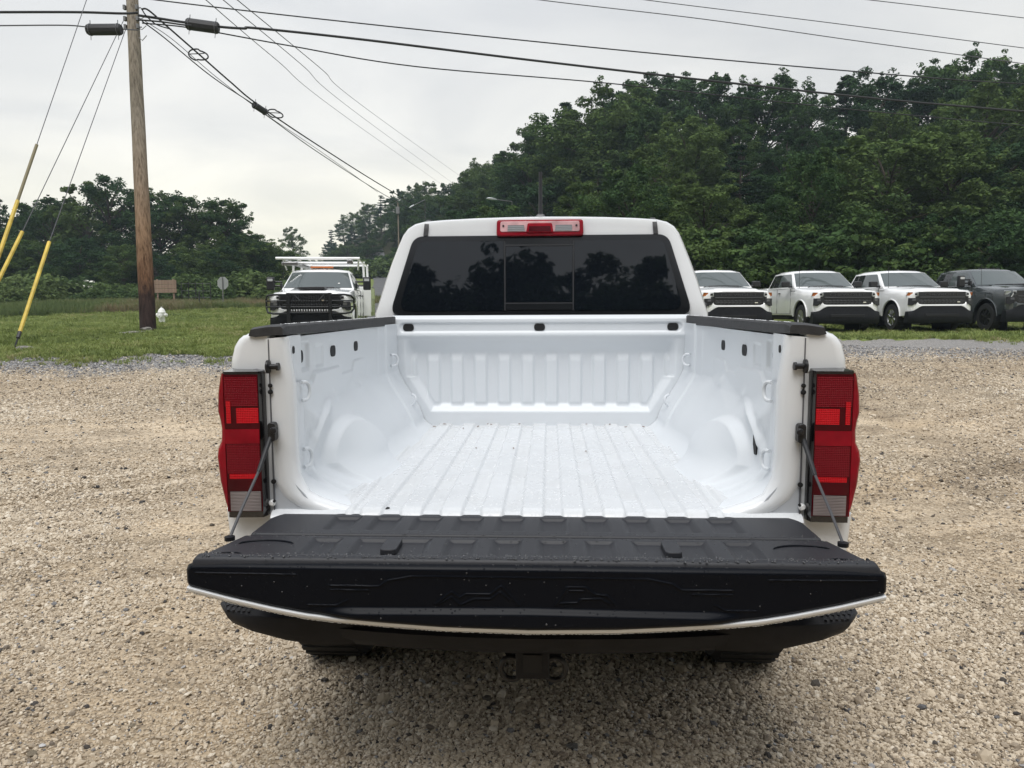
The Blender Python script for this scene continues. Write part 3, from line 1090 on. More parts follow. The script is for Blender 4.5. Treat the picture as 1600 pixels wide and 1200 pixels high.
# ---- corner posts and jambs -------------------------------------------
for s in (-1, 1):
    jb = MB()
    path = [(.712, 1.335), (.709, 1.30), (.706, 1.2), (.704, 1.0), (.700, .935), (.686, .902), (.660, .874), (.622, .853), (.565, .834), (.50, .816)]
    rings = []
    for i, (px, pz) in enumerate(path):
        tx, tz = np.array(path[min(i + 1, len(path) - 1)]) - np.array(path[max(i - 1, 0)])
        ln = math.hypot(tx, tz); nx_, nz_ = -tz / ln, tx / ln          # outward normal in the XZ plane
        if nx_ < 0 and abs(nx_) > .3 or (abs(nx_) <= .3 and nz_ > 0): nx_, nz_ = -nx_, -nz_
        ring = []
        for w_, y_ in ((.040, -.006), (.030, -.010), (.012, -.012), (-.006, -.008), (-.016, .004), (-.019, .022), (-.014, .045), (.0, .07), (.04, .07)):
            fall = 1 if i < 5 else max(.35, 1 - (i - 4) * .15)
            if w_ < 0 and i > 1: fall = 1.6 if i < 6 else 1.0
            ring.append((s * (px + nx_ * w_ * fall), y_, pz + nz_ * w_ * fall))
        rings.append(ring)
    jb.loft(rings, closed=True)
    jb.build('tailgate_jamb', M['white_paint'], T, angle=60)
    # flat rear face outboard of the seam, with its bolts
    ff = MB()
    ff.box((s * .7655, .028, 1.045), (.046, .060, .60))
    pf = ff.build('corner_post', M['white_paint'], T, bevel=.006)
    MB().box((s * .7405, -.0085, 1.06), (.003, .006, .54)).build('panel_gap', M['seam'], pf)
    for zb, rb in ((1.20, .006), (1.205, .0), (1.182, .007), (.925, .007), (.868, .004)):
        if rb:
            MB().lathe([(rb, 0), (rb, -.005), (rb * .4, -.006)], (s * .7385, -.0115, zb), 'y', 12).build('post_plug', M['dark_hole'], pf)
    # hinge notch at the foot of the post
    MB().prism([(s * .60, .80), (s * .7425, .80), (s * .7425, .915), (s * .73, .93), (s * .690, .93), (s * .64, .87), (s * .60, .845)], -.006, .004, 'y').build('hinge_plate', mat('hinge_grey', (.48, .50, .53), .4), pf, smooth=False)
    MB().lathe([(.010, -.002), (.010, -.008), (.0055, -.010), (.0055, -.014)], (s * .7455, -.006, .862), 'y', 14).build('hinge_bolt', M['far_white'], pf)
    fil = []
    for i in range(2, len(path)):
        px_, pz_ = path[i]
        tx, tz = np.array(path[min(i + 1, len(path) - 1)]) - np.array(path[i - 1])
        ln = math.hypot(tx, tz)
        nx2, nz2 = -tz / ln, tx / ln
        if nx2 < 0 and abs(nx2) > .3 or (abs(nx2) <= .3 and nz2 > 0): nx2, nz2 = -nx2, -nz2
        a_ = (s * (px_ - .008 * nx2), .030, pz_ - .008 * nz2)
        zz3 = max(.838, a_[2])
        zz3 = max(.842, pz_ - .012 * nz2)
        b_ = (s * (float(side_x(np.array(.12), np.array(zz3))) - .003), .130, zz3 + .002)
        mid = (a_[0] * .35 + b_[0] * .65 - s * .006 * abs(nx2), .072, a_[2] * .35 + b_[2] * .65 + .004 * abs(nz2))
        fil.append([a_, mid, b_])
    MB().loft(fil, closed=False).build('jamb_fillet', M['bed_paint'], T, angle=180)
    # black striker pin
    st = MB().lathe([(.019, 0), (.019, .006), (.0075, .008), (.0075, .026), (.011, .027), (.011, .034), (.006, .035)], (0, 0, 0), 'x', 18)
    o = st.build('striker_pin', M['steel_black'], T)
    o.location = (s * .742, -.022, 1.254); o.scale = (-s, 1, 1)

# ---- outer bed sides ---------------------------------------------------
PROF = [(.560, .868), (.65, .880), (.78, .893), (.90, .902), (.97, .905), (1.04, .896), (1.12, .882), (1.20, .872), (1.27, .866), (1.31, .855), (1.335, .838), (1.347, .815), (1.349, .78)]
pz = [a_ for a_, b_ in PROF]; px = [b_ for a_, b_ in PROF]
ys = np.concatenate([np.linspace(0, .06, 9), np.linspace(.08, 1.64, 120)])
vs_ = np.linspace(0, 1, 44)
Yg, V = np.meshgrid(ys, vs_)
arch = np.where(np.abs(Yg - .95) < .50, .36 + np.sqrt(np.maximum(.50 ** 2 - (Yg - .95) ** 2, 0)), .56)
arch = np.maximum(arch, .56)
zz_ = np.interp(V, np.linspace(0, 1, len(pz)), pz)
Zg = np.maximum(arch + (1.349 - arch) * V, 0) * .0 + arch + (zz_ - .56) / (1.349 - .56) * (1.349 - arch)
XG = np.interp(Zg, pz, px)
XG = np.where(Zg >= 1.3489, .78, XG)
XG = XG - .030 * (1 - np.clip(Yg / .06, 0, 1)) ** 2 + .006 * np.exp(-((Yg - .95) / .55) ** 4) * np.exp(-((Zg - arch) / .10) ** 2)
Zc = Zg
for s in (-1, 1):
    fd = grid_obj('bed_side_panel', s * XG, Yg, Zc, M['white_paint'], T, flip=(s > 0))
    # rounded rear corner above and below the lamp
    for z0, z1, nm in ((1.238, 1.350, 'rear_corner'), (.560, .836, 'rear_corner')):
        rings = []
        for z_ in np.linspace(z0, z1, 12):
            xo = float(np.interp(z_, pz, px))
            if z_ > 1.33: xo = min(xo, .838)
            ring = []
            for k in range(8):
                th = math.pi / 2 * k / 7
                rr_ = .040
                ring.append((s * (xo - rr_ + rr_ * math.sin(th) - (.002 if z0 > 1 else 0)), .040 - .045 * math.cos(th), z_))
            ring = [(s * .7445, .05, z_), (s * .7445, -.005, z_)] + ring + [(s * (xo - .004), .07, z_)]
            rings.append(ring)
        MB().loft(rings).build(nm, M['white_paint'], fd, angle=50)
    # black rail cap
    rp = []
    for y_ in np.concatenate([[-.012, -.006, .012], np.linspace(.04, 1.64, 18)]):
        k = max(0, (0.012 - y_) / .024)
        o_ = .802 - .006 * (y_ < .03)
        drop = .030 + .012 * min(1, max(0, y_) / 1.5)
        top = 1.372 - .006 * k
        inn = .694 + .004 * k
        rp.append([(s * (inn + .022), y_, 1.372 - drop), (s * inn, y_, 1.372 - drop), (s * inn, y_, top - .006), (s * (inn + .006), y_, top),
                   (s * (o_ - .05), y_, top - .002), (s * (o_ - .006), y_, top - .009), (s * o_, y_, top - .026), (s * (o_ - .02), y_, top - .03)])
    MB().loft(rp).build('bed_rail_cap', M['rail_plastic'], T, angle=40)
    # wheel, tyre and dark well
    wl = MB()
    wl.lathe([(.30, -.12), (.365, -.125), (.383, -.10), (.386, 0), (.383, .10), (.365, .125), (.30, .12)], (s * .80, .95, .383), 'x', 40, caps=False)
    for j in range(40):
        th = 2 * math.pi * j / 40
        wl.box((s * .80, .95 + .384 * math.cos(th), .383 + .384 * math.sin(th)), (.21, .03, .012), Matrix.Rotation(-th + math.pi / 2, 3, 'X').inverted())
    ty = wl.build('rear_wheel', M['rubber'], T)
    MB().lathe([(.0, .09), (.06, .10), (.07, .08), (.22, .06), (.25, .09), (.27, .09), (.29, -.09)], (0, 0, 0), 'x', 30).build('rim', M['alloy'], ty).location = (s * .82, .95, .383)
    mb = MB()
    rg = []
    for j in range(22):
        th = math.pi * (j / 21) * 1.0
        rg.append([(s * .60, .95 + .495 * math.cos(th), .37 + .495 * math.sin(th)), (s * .875, .95 + .495 * math.cos(th), .37 + .495 * math.sin(th))])
    mb.loft(rg, closed=False)
    mb.build('wheel_well', M['dark_hole'], T)
    # mud-dark inner side closing the bed from outside
    MB().box((s * .66, .8, .70), (.02, 1.62, .24)).build('frame_rail', M['bumper_plastic'], T)

MB().box((0, .80, .80), (1.30, 1.60, .04)).build('bed_underside', M['bumper_plastic'], T)
MB().tube([(-.62, .95, .36), (.62, .95, .36)], .055, 14).lathe([(.0, -.13), (.12, -.10), (.14, 0), (.12, .10), (0, .13)], (0.05, .95, .37), 'y', 20).build('rear_axle', M['bumper_plastic'], T)
for s in (-1, 1):
    MB().tube([(s * .42, .05, .50), (s * .42, .4, .44), (s * .42, .95, .40), (s * .42, 1.5, .46)], .03, 8).build('leaf_spring', M['bumper_plastic'], T)

# ---- tail lamps --------------------------------------------------------
WAVE_Z = [.828, .84, .86, .93, 1.00, 1.025, 1.045, 1.08, 1.105, 1.13, 1.18, 1.225, 1.242]
WAVE_X = [.852, .862, .872, .886, .892, .888, .878, .876, .879, .885, .882, .874, .868]


def lamp_pt(u, z, s, off=0.):
    """u 0..1 round the lamp from the inner bezel to the flank; off pushes outward"""
    w_ = float(np.interp(z, WAVE_Z, WAVE_X))
    xi = .7545 + .003 * (z - .83)
    cr = [(0, xi, -.004), (.10, xi + .002, -.024), (.15, xi + .007, -.040), (.62, .842, -.047), (.70, .858, -.046), (.80, w_ - .010, -.041), (.87, w_, -.022), (.93, w_ + .003, .03), (1.0, w_ - .002, .17)]
    us_ = [c[0] for c in cr]
    x_ = np.interp(u, us_, [c[1] for c in cr]); y_ = np.interp(u, us_, [c[2] for c in cr])
    # slope of the section, for the offset direction
    x2 = np.interp(min(u + .01, 1), us_, [c[1] for c in cr]); y2 = np.interp(min(u + .01, 1), us_, [c[2] for c in cr])
    x1 = np.interp(max(u - .01, 0), us_, [c[1] for c in cr]); y1 = np.interp(max(u - .01, 0), us_, [c[2] for c in cr])
    tx, ty = x2 - x1, y2 - y1
    ln = math.hypot(tx, ty) or 1
    return (s * (x_ + ty / ln * off), y_ - tx / ln * off, z)


def lamp_patch(name, u0, u1, z0, z1, off, material, parent, s, nu=10, nz=14, skew=0.):
    us_ = np.linspace(u0, u1, nu); zs_ = np.linspace(z0, z1, nz)
    P = np.array([[lamp_pt(u, z + skew * (u - u0), s, off) for u in us_] for z in zs_])
    Q = np.array([[lamp_pt(u, z + skew * (u - u0), s, off - .004) for u in us_] for z in zs_])
    # closed thin shell: front face plus rim
    mb = MB()
    idx = lambda i, j: i * nu + j
    vs = [tuple(p) for p in P.reshape(-1, 3)] + [tuple(p) for p in Q.reshape(-1, 3)]
    n0 = nu * nz
    fs = [(idx(i, j), idx(i, j + 1), idx(i + 1, j + 1), idx(i + 1, j)) for i in range(nz - 1) for j in range(nu - 1)]
    rim = [idx(0, j) for j in range(nu)] + [idx(i, nu - 1) for i in range(1, nz)] + [idx(nz - 1, j) for j in range(nu - 2, -1, -1)] + [idx(i, 0) for i in range(nz - 2, 0, -1)]
    fs += [(rim[k], rim[k] + n0, rim[(k + 1) % len(rim)] + n0, rim[(k + 1) % len(rim)]) for k in range(len(rim))]
    mb.add(vs, fs)
    return mb.build(name, material, parent, angle=50)


for s in (-1, 1):
    rings = []
    for z in np.linspace(.828, 1.242, 40):
        rings.append([lamp_pt(u, z, s) for u in (0, .05, .10, .125, .15, .3, .45, .62, .66, .70, .75, .80, .835, .87, .90, .93, 1.0)])
    # sloping shelf on top
    tl = MB().loft(rings, closed=False)
    top = rings[-1]
    tl.add([(s * .758, .02, 1.252), (s * .80, .03, 1.254), (s * .85, .05, 1.254), (s * .868, .12, 1.250)] + list(top), [tuple(range(4, 4 + len(top))) + (3, 2, 1, 0)])
    bt = rings[0]
    tl.add([(s * .758, .02, .822), (s * .85, .05, .822), (s * .858, .12, .824)] + list(bt), [(0, 1, 2) + tuple(range(3 + len(bt) - 1, 2, -1))])
    lamp = tl.build('tail_lamp', M['lamp_bezel'], T, angle=50)
    lamp_patch('lens_base', .155, .70, .845, 1.234, .0012, M['lens_red_dark'], lamp, s, 12, 30)
    lamp_patch('side_lens', .705, .985, .845, 1.236, .0035, M['lens_red'], lamp, s, 14, 34)
    lamp_patch('brake_lens', .165, .69, 1.145, 1.228, .003, M['lens_red_grid'], lamp, s)
    lamp_patch('reflector_lens', .165, .52, 1.098, 1.141, .0035, M['lens_red_bright'], lamp, s, 8, 8)
    lamp_patch('light_pipe', .61, .67, 1.098, 1.160, .0045, M['lens_red_bright'], lamp, s, 4, 8)
    lamp_patch('brake_lens', .165, .69, 1.083, 1.145, .002, M['lens_red_dark'], lamp, s)
    lamp_patch('lens_band', .16, .70, 1.040, 1.081, .004, M['lens_red'], lamp, s)
    lamp_patch('turn_lens', .165, .69, .955, 1.038, .003, M['lens_red_grid'], lamp, s)
    lamp_patch('reflector_lens', .22, .66, .940, .954, .0036, M['lens_red_bright'], lamp, s, 8, 5)
    lamp_patch('lens_band', .165, .69, .905, .939, .003, M['lens_red_dark'], lamp, s)
    lamp_patch('reverse_lens', .175, .66, .848, .903, .0042, M['lens_clear_grid'], lamp, s)

# ---- tailgate ----------------------------------------------------------
gate = empty('tailgate', (0, 0, 0)); gate.parent = T
GZ = .834


def gate_panel(name, y0, y1, hw0, hw1, pockets, lip, ny=80, rnd0=.05):
    us = np.linspace(-1, 1, 520)
    ys = np.linspace(y0, y1, ny)
    U, Y = np.meshgrid(us, ys)
    t = (Y - y0) / (y1 - y0)
    hw = hw0 + (hw1 - hw0) * t - rnd0 * np.clip(1 - t / .35, 0, 1) ** 2
    X = U * hw
    Z = np.full_like(X, GZ)
    pa, pb = pockets[0]
    for xc, w_ in pockets[1]:
        for sg in ((-1, 1) if xc else (1,)):
            dx = w_ / 2 - np.abs(X - sg * xc)
            far = pa - Y            # toward the hinge: steep wall
            near = Y - pb           # toward the camera: long ramp
            Z -= .0095 * np.minimum(ss(0, .022, dx), np.minimum(ss(0, .010, far), ss(0, .030, near)))
    if lip:
        Z += .007 * np.exp(-((Y - (y1 + .020)) / .014) ** 2)
    e = np.minimum(np.minimum(Y.max() - Y, Y - Y.min()), .9 * (hw - np.abs(X)))
    Z -= .016 * np.clip(1 - e / .007, 0, 1) ** 2
    # turned-down skirt
    X = np.concatenate([X[:1], X, X[-1:]]); Y = np.concatenate([Y[:1], Y, Y[-1:]]); Z = np.concatenate([Z[:1] - .03, Z, Z[-1:] - .03])
    return grid_obj(name, X, Y, Z, M['gate_plastic'], gate, angle=180, flip=True)


pk = [(.0572, .086), (.1716, .086), (.286, .086), (.4004, .086), (.5148, .086)]
gate_panel('hinge_panel', -.004, -.214, .735, .735, ((-.045, -.178), pk), False, 70, .040)
pk2 = [(.0572, .086), (.1716, .086), (.343, .195), (.5148, .086)]
inner = gate_panel('inner_panel', -.226, -.421, .742, .792, ((-.246, -.385), pk2), True, 70, .0)
for s in (-1, 1):
    # latch flap and the two embossed arcs near the corner
    mb = MB()
    mb.prism(rounded_poly([(s * .322, -.262), (s * .362, -.262), (s * .362, -.352), (s * .322, -.352)], [.003, .003, .014, .014], 4), GZ - .009, GZ + .005, 'z')
    mb.build('latch_flap', M['gate_plastic'], gate, bevel=.002)
    for cx, cy, ra, rw in ((.655, -.318, .075, .006), (.715, -.392, .032, .005)):
        pts = [(s * cx + ra * math.cos(a_), cy + ra * .55 * math.sin(a_), GZ + .0015) for a_ in np.linspace(.5, math.pi - .35, 14)]
        MB().tube(pts, [.0008] + [rw * .45] * 12 + [.0008], 6).build('embossed_arc', M['gate_cap'], gate)
MB().box((0, -.22, GZ - .038), (1.47, .03, .03)).build('panel_joint', M['dark_hole'], gate)
MB().box((0, -.401, GZ - .030), (1.56, .02, .03)).build('cap_joint', M['dark_hole'], gate)

# top edge of the gate, facing the camera
nx_, nz_ = 620, 84
us = np.linspace(-1, 1, nx_)
vs_ = np.linspace(0, 1, nz_)
U, V = np.meshgrid(us, vs_)
X = U * .806
zb = np.interp(np.abs(X), [0, .20, .336, .45, .52, .60, .70, .806], [.674, .678, .686, .694, .701, .715, .736, .762])
zt = np.interp(np.abs(X), [0, .70, .79, .806], [.8225, .820, .8175, .810])
Z = zb + (zt - zb) * V
Yc = -.4205 + .0 * X
Yc = Yc + .012 * np.clip((Z - (zt - .012)) / .012, 0, 1) ** 2         # rounded upper arris
Yc = Yc + .010 * np.clip(((zb + .012) - Z) / .012, 0, 1) ** 2
Yc = Yc + .010 * np.clip((np.abs(X) - .795) / .011, 0, 1) ** 2
Yc = Yc + .06 * (np.abs(X) / .806) ** 2 * .15
# ledge below the emblem
lw = 1 - ss(.395, .50, np.abs(X))
lz = .7265 - .006 * np.abs(X) / .47
Yc = Yc - .013 * lw * ss(lz + .002, lz - .015, Z)
# shallow recessed field with stepped ends
E_ = np.zeros_like(X)


def line_(x0, z0, x1, z1, wd=.0028):
    dx, dz = x1 - x0, z1 - z0
    tt = np.clip(((X - x0) * dx + (Z - z0) * dz) / (dx * dx + dz * dz), 0, 1)
    d = np.hypot(X - x0 - tt * dx, Z - z0 - tt * dz)
    return np.clip(1 - d / wd, 0, 1)


def poly_(pts, wd=.0028):
    global E_
    for (a_, b_), (c_, d_) in zip(pts[:-1], pts[1:]):
        E_ = np.maximum(E_, line_(a_, b_, c_, d_, wd))


poly_([(-.215, .732), (-.178, .762), (-.158, .748), (-.145, .757), (-.122, .757), (-.105, .757), (-.088, .757), (-.063, .777), (-.022, .732)])
poly_([(-.208, .732), (-.178, .750), (-.16, .732)])
poly_([(-.155, .732), (-.125, .746), (-.088, .746), (-.065, .763), (-.043, .744)])
poly_([(.062, .734), (.088, .776), (.130, .776), (.150, .760), (.178, .757), (.200, .734)])
poly_([(.072, .738), (.112, .740), (.118, .748), (.165, .750), (.185, .738)])
poly_([(.092, .768), (.125, .768)])
for s in (-1, 1):
    poly_([(s * .78, .797), (s * .54, .797)], .002)
    poly_([(s * .27, .797), (s * .325, .786), (s * .345, .772), (s * .46, .772)], .003)
    poly_([(s * .46, .762), (s * .37, .762)], .002)
    poly_([(s * .515, .725), (s * .445, .725), (s * .42, .738)], .002)
    for k in range(0):
        x_ = s * (.445 + .022 * k)
        poly_([(x_ - .006, .797), (x_ + .006, .797)], .0025)
        poly_([(x_ + .008 - .004, .786), (x_ + .008 + .004, .786)], .0025)
poly_([(-.27, .797), (.27, .797)], .002)
Yc = Yc - .0032 * E_
Yc = Yc - .013; Z = Z + .006
cap = grid_obj('gate_cap', X, Yc, Z, M['gate_cap'], gate)
# closed ends and top of the cap
tp = []
for x_ in np.linspace(-.806, .806, 60):
    z_t = float(np.interp(abs(x_), [0, .70, .79, .806], [.8225, .820, .8175, .810]))
    yb = .06 * (abs(x_) / .806) ** 2 * .15
    tp.append([(x_, -.4085 + yb, z_t), (x_, -.392 + yb, z_t - .003), (x_, -.375 + yb, z_t - .03)])
MB().loft(tp, closed=False).build('cap_top', M['gate_cap'], gate).location = (0, -.013, .006)
for s in (-1, 1):
    MB().prism([(-.392, .768), (-.378, .762), (-.30, .770), (-.30, .812), (-.385, .806)], s * .800, s * .8055, 'x').build('cap_end', M['gate_cap'], gate, smooth=False).location = (0, -.013, .006)
# white painted outer skin: its edge shows as a bright rim under the cap
rim = []
for x_ in np.linspace(-.803, .803, 90):
    z_b = float(np.interp(abs(x_), [0, .20, .336, .45, .52, .60, .70, .806], [.674, .678, .686, .694, .701, .715, .736, .762]))
    yb = .009 * (abs(x_) / .806) ** 2
    rim.append([(x_, -.405 + yb, z_b + .003), (x_, -.421 + yb, z_b - .001), (x_, -.4205 + yb, z_b - .006), (x_, -.412 + yb, z_b - .0145), (x_, -.392 + yb, z_b - .0165), (x_, -.28, z_b * .4 + .722 * .6 - .0165), (x_ * .91, -.06, .735), (x_ * .90, -.02, .785)])
MB().loft(rim, closed=False).build('outer_skin', M['white_paint'], gate, angle=60).location = (0, -.013, .006)

# cables holding the gate
for s in (-1, 1):
    cb = MB().tube([(s * .733, -.020, 1.075), (s * .742, -.060, 1.02), (s * .748, -.10, .972)], [.0072, .0068, .0056], 10)
    ct = cb.build('gate_cable', M['black_plastic'], T)
    MB().tube([(s * .748, -.10, .972), (s * .758, -.20, .893), (s * .763, -.268, .838)], .0038, 8).build('wire', M['grey_cable'], ct)
    b2 = MB()
    b2.prism(rounded_poly([(s * .720, 1.045), (s * .742, 1.045), (s * .742, 1.098), (s * .720, 1.098)], .010, 4), -.040, -.014, 'y')
    b2.lathe([(.011, 0), (.011, .016), (.006, .018)], (s * .728, -.040, 1.078), 'y', 14)
    b2.lathe([(.0095, 0), (.0095, .010)], (0, 0, 0), 'y', 6)
    b2 = MB().prism(rounded_poly([(s * .720, 1.045), (s * .742, 1.045), (s * .742, 1.098), (s * .720, 1.098)], .010, 4), -.040, -.014, 'y')
    b2.lathe([(.010, -.040), (.010, -.052), (.006, -.054)], (s * .722, 0, 1.078), 'y', 14)
    b2.build('cable_bracket', M['steel_black'], ct, bevel=.002)
    MB().lathe([(.013, 0), (.013, .010), (.007, .012)], (s * .763, -.268, .832), 'z', 14).build('cable_anchor', M['bumper_plastic'], ct)

# ---- bumper and hitch ---------------------------------------------------
bp = []
for x_ in np.linspace(-.66, .66, 50):
    k = (abs(x_) / .66)
    yb = -.118 + .03 * k ** 2.5
    lift = .020 * k ** 2
    bp.append([(x_, .10, .655), (x_, yb + .02, .655), (x_, yb, .645), (x_, yb - .004, .60), (x_, yb, .55), (x_, yb + .012, .530), (x_, yb - .004, .518 + lift), (x_, yb + .002, .490 + lift), (x_, yb + .03, .462 + lift), (x_, .10, .455 + lift)])
bumper = MB().loft(bp).build('rear_bumper', M['bumper_plastic'], T, angle=40)
MB().box((0, -.112, .585), (.55, .026, .07)).build('plate_recess', M['dark_hole'], bumper)
for s in (-1, 1):
    # corner step: slab with a curved outline, a tread pad on top and the dark inner wall
    outline = [(.50, -.095), (.60, -.122), (.70, -.130), (.79, -.126), (.855, -.105), (.892, -.055), (.905, .02), (.895, .10), (.50, .10)]
    rings = []
    for dz, k, lf in ((.478, .90, .070), (.490, .95, .062), (.520, .985, .045), (.556, 1.0, .022), (.563, .985, .020)):
        rings.append([(s * (.50 + (a_ - .50) * k), b_ * k, dz + lf * ((a_ - .5) / .40) ** 1.6) for a_, b_ in outline])
    stp = MB().loft(rings).build('corner_step', M['bumper_plastic'], bumper, angle=40)
    tr = MB()
    for i in range(7):
        for j in range(5):
            tx, tyy = .790 + .0145 * i, -.100 + .030 * j
            if tx + max(0, -tyy - .03) * .5 < .888:
                tr.box((s * tx, tyy, .565 + .020 * ((tx - .5) / .40) ** 1.6), (.007, .026, .007), Matrix.Rotation(s * -.35, 3, 'Z'))
    o = tr.build('step_tread', M['bumper_plastic'], stp, smooth=False); tag(o, kind='stuff')
    wall_ = []
    for a_, b_ in ((.60, -.088), (.66, -.092), (.725, -.090), (.765, -.072), (.785, -.03), (.79, .06), (.79, .10)):
        wall_.append([(s * a_, b_, .555), (s * a_, b_, .665), (s * (a_ - .05), max(b_, .0), .668)])
    MB().loft(wall_, closed=False).build('step_wall', M['bumper_plastic'], stp)
    MB().lathe([(.017, 0), (.017, -.006), (.010, -.007)], (s * .69, -.094, .60), 'y', 16).build('park_sensor', M['black_plastic'], bumper)
hm = MB()
hm.box((0, .06, .425), (.075, .24, .075))
hm.box((0, -.062, .425), (.095, .018, .095))
ht = hm.build('hitch_receiver', M['bumper_plastic'], T, bevel=.004)
MB().box((0, -.073, .425), (.052, .006, .052)).build('receiver_mouth', M['dark_hole'], ht)
MB().prism([(-.11, .46), (.11, .46), (.075, .395), (-.075, .395)], .02, .045, 'y').build('hitch_plate', M['bumper_plastic'], ht)
for s in (-1, 1):
    pts = [(s * .062 + .032 * math.cos(a_), .0, .375 + .034 * math.sin(a_)) for a_ in np.linspace(0, 2 * math.pi, 18)[:-1]]
    MB().tube(pts, .0085, 8, closed=True).build('chain_loop', M['steel_black'], ht)
MB().tube([(-.62, .35, .47), (-.3, .30, .46), (.3, .30, .46), (.62, .35, .47)], .05, 10).build('cross_member', M['bumper_plastic'], T)
MB().lathe([(.0, -.35), (.13, -.33), (.13, .33), (0, .35)], (0, .62, .50), 'x', 20).build('spare_carrier', M['bumper_plastic'], T)
MB().tube([(.50, .9, .50), (.52, .6, .52), (.54, .42, .50)], .03, 12).build('exhaust_pipe', M['steel_black'], T)

# ---- cab -----------------------------------------------------------------
def cabp(x, z, out=0.):
    """point on the leaning rear face from its width and height measured at Y = 1.62"""
    Y = 1.645 + .105 * max(0, z - 1.38) / .44
    k = (Y + 2.13) / 3.75
    return (CAM[0] * (1 - k) + x * k if False else x * k, Y - out, 1.42 + (z - 1.42) * k)


OUT = [(.80, 1.10), (.802, 1.30), (.798, 1.385), (.776, 1.445), (.745, 1.535), (.712, 1.62), (.676, 1.705), (.655, 1.752), (.630, 1.785), (.596, 1.806), (.55, 1.8175), (.45, 1.825), (.30, 1.8315), (.15, 1.835), (0, 1.8365)]
ring0 = [cabp(-x_, z_) for x_, z_ in OUT] + [cabp(x_, z_) for x_, z_ in OUT[-2::-1]]


def ring_off(g, dz, Y=None, lean=0):
    r_ = []
    for (x_, y_, z_) in ring0:
        k = max(0, min(1, (z_ - 1.38) / .30))
        r_.append((x_ * (1 + g), (y_ if Y is None else Y + (z_ - 1.4) * lean), z_ + dz * k))
    return r_


def shift(r_, d): return [(x_, y_ + d, z_) for x_, y_, z_ in r_]
face_in = [(x_ * .93, y_ - .004, 1.3 + (z_ - 1.3) * .95 if z_ > 1.3 else z_) for x_, y_, z_ in ring0]
rings = [face_in, [(x_ * .985, y_ - .003, z_ - .004) for x_, y_, z_ in ring0], ring_off(.006, .004), shift(ring_off(.020, .013), .03), shift(ring_off(.032, .018), .12), shift(ring_off(.045, .026), .55), ring_off(.05, .03, 2.9), ring_off(.04, .015, 3.25)]
cab = MB().loft(rings).build('cab', M['white_paint'], T, angle=50)
# windscreen slope, bonnet and lower body beyond the cab
bd = []
for y_, w_, zt_ in ((1.665, .90, 1.36), (1.9, .925, 1.37), (3.2, .93, 1.34), (3.9, .925, 1.24), (4.6, .91, 1.18), (4.85, .86, 1.10), (4.95, .78, 1.0)):
    bd.append([(-w_ + .03, y_, .42), (-w_, y_, .50), (-w_ - .005, y_, .95), (-w_ + .02, y_, zt_ - .12), (-w_ + .12, y_, zt_ - .02), (0, y_, zt_ + .02),
               (w_ - .12, y_, zt_ - .02), (w_ - .02, y_, zt_ - .12), (w_ + .005, y_, .95), (w_, y_, .50), (w_ - .03, y_, .42)])
MB().loft(bd).build('front_body', M['white_paint'], T, angle=40)
ws = MB().add([(-.64, 3.22, 1.80), (.64, 3.22, 1.80), (.80, 3.98, 1.27), (-.80, 3.98, 1.27)], [(0, 1, 2, 3)])
ws.add([(-.64, 3.22, 1.80), (-.80, 3.98, 1.27), (-.84, 3.22, 1.30)], [(0, 1, 2)]).add([(.64, 3.22, 1.80), (.80, 3.98, 1.27), (.84, 3.22, 1.30)], [(0, 1, 2)])
ws.build('windscreen', M['glass_tint'], T, smooth=False)
for s in (-1, 1):
    for y0, y1 in ((1.98, 2.52), (2.60, 3.18)):
        MB().add([(s * .853, y0, 1.40), (s * .853, y1, 1.40), (s * .722, y1 - .03, 1.74), (s * .722, y0 + .08, 1.74)], [(0, 1, 2, 3)]).build('side_window', M['glass_tint'], T, smooth=False)
    fw = MB().lathe([(.22, -.12), (.365, -.125), (.386, -.10), (.386, .10), (.365, .125), (.22, .12)], (s * .80, 4.22, .383), 'x', 32)
    fw.build('front_wheel', M['rubber'], T)
    mr_ = MB().box((s * 1.04, 3.32, 1.36), (.20, .10, .16)).box((s * .92, 3.34, 1.32), (.08, .05, .05))
    mr_.build('wing_mirror', M['black_plastic'], T, bevel=.02)

# rear window: black border slab, two fixed panes and the sliding middle pane
def win_prism(poly, o0, o1, name, material, parent, bevel=0):
    fr = [cabp(x_, z_, o0) for x_, z_ in poly]; bk_ = [cabp(x_, z_, o1) for x_, z_ in poly]
    n = len(poly)
    mb = MB().add(fr + bk_, [tuple(range(n)), tuple(range(2 * n - 1, n - 1, -1))] + [(i, i + n, (i + 1) % n + n, (i + 1) % n) for i in range(n)])
    return mb.build(name, material, parent, smooth=False)


WIN = rounded_poly([(-.738, 1.372), (.738, 1.372), (.610, 1.757), (-.610, 1.757)], [.07, .07, .05, .05], 8)
rw = win_prism(WIN, .006, -.01, 'rear_window', M['glass_frit'], T)


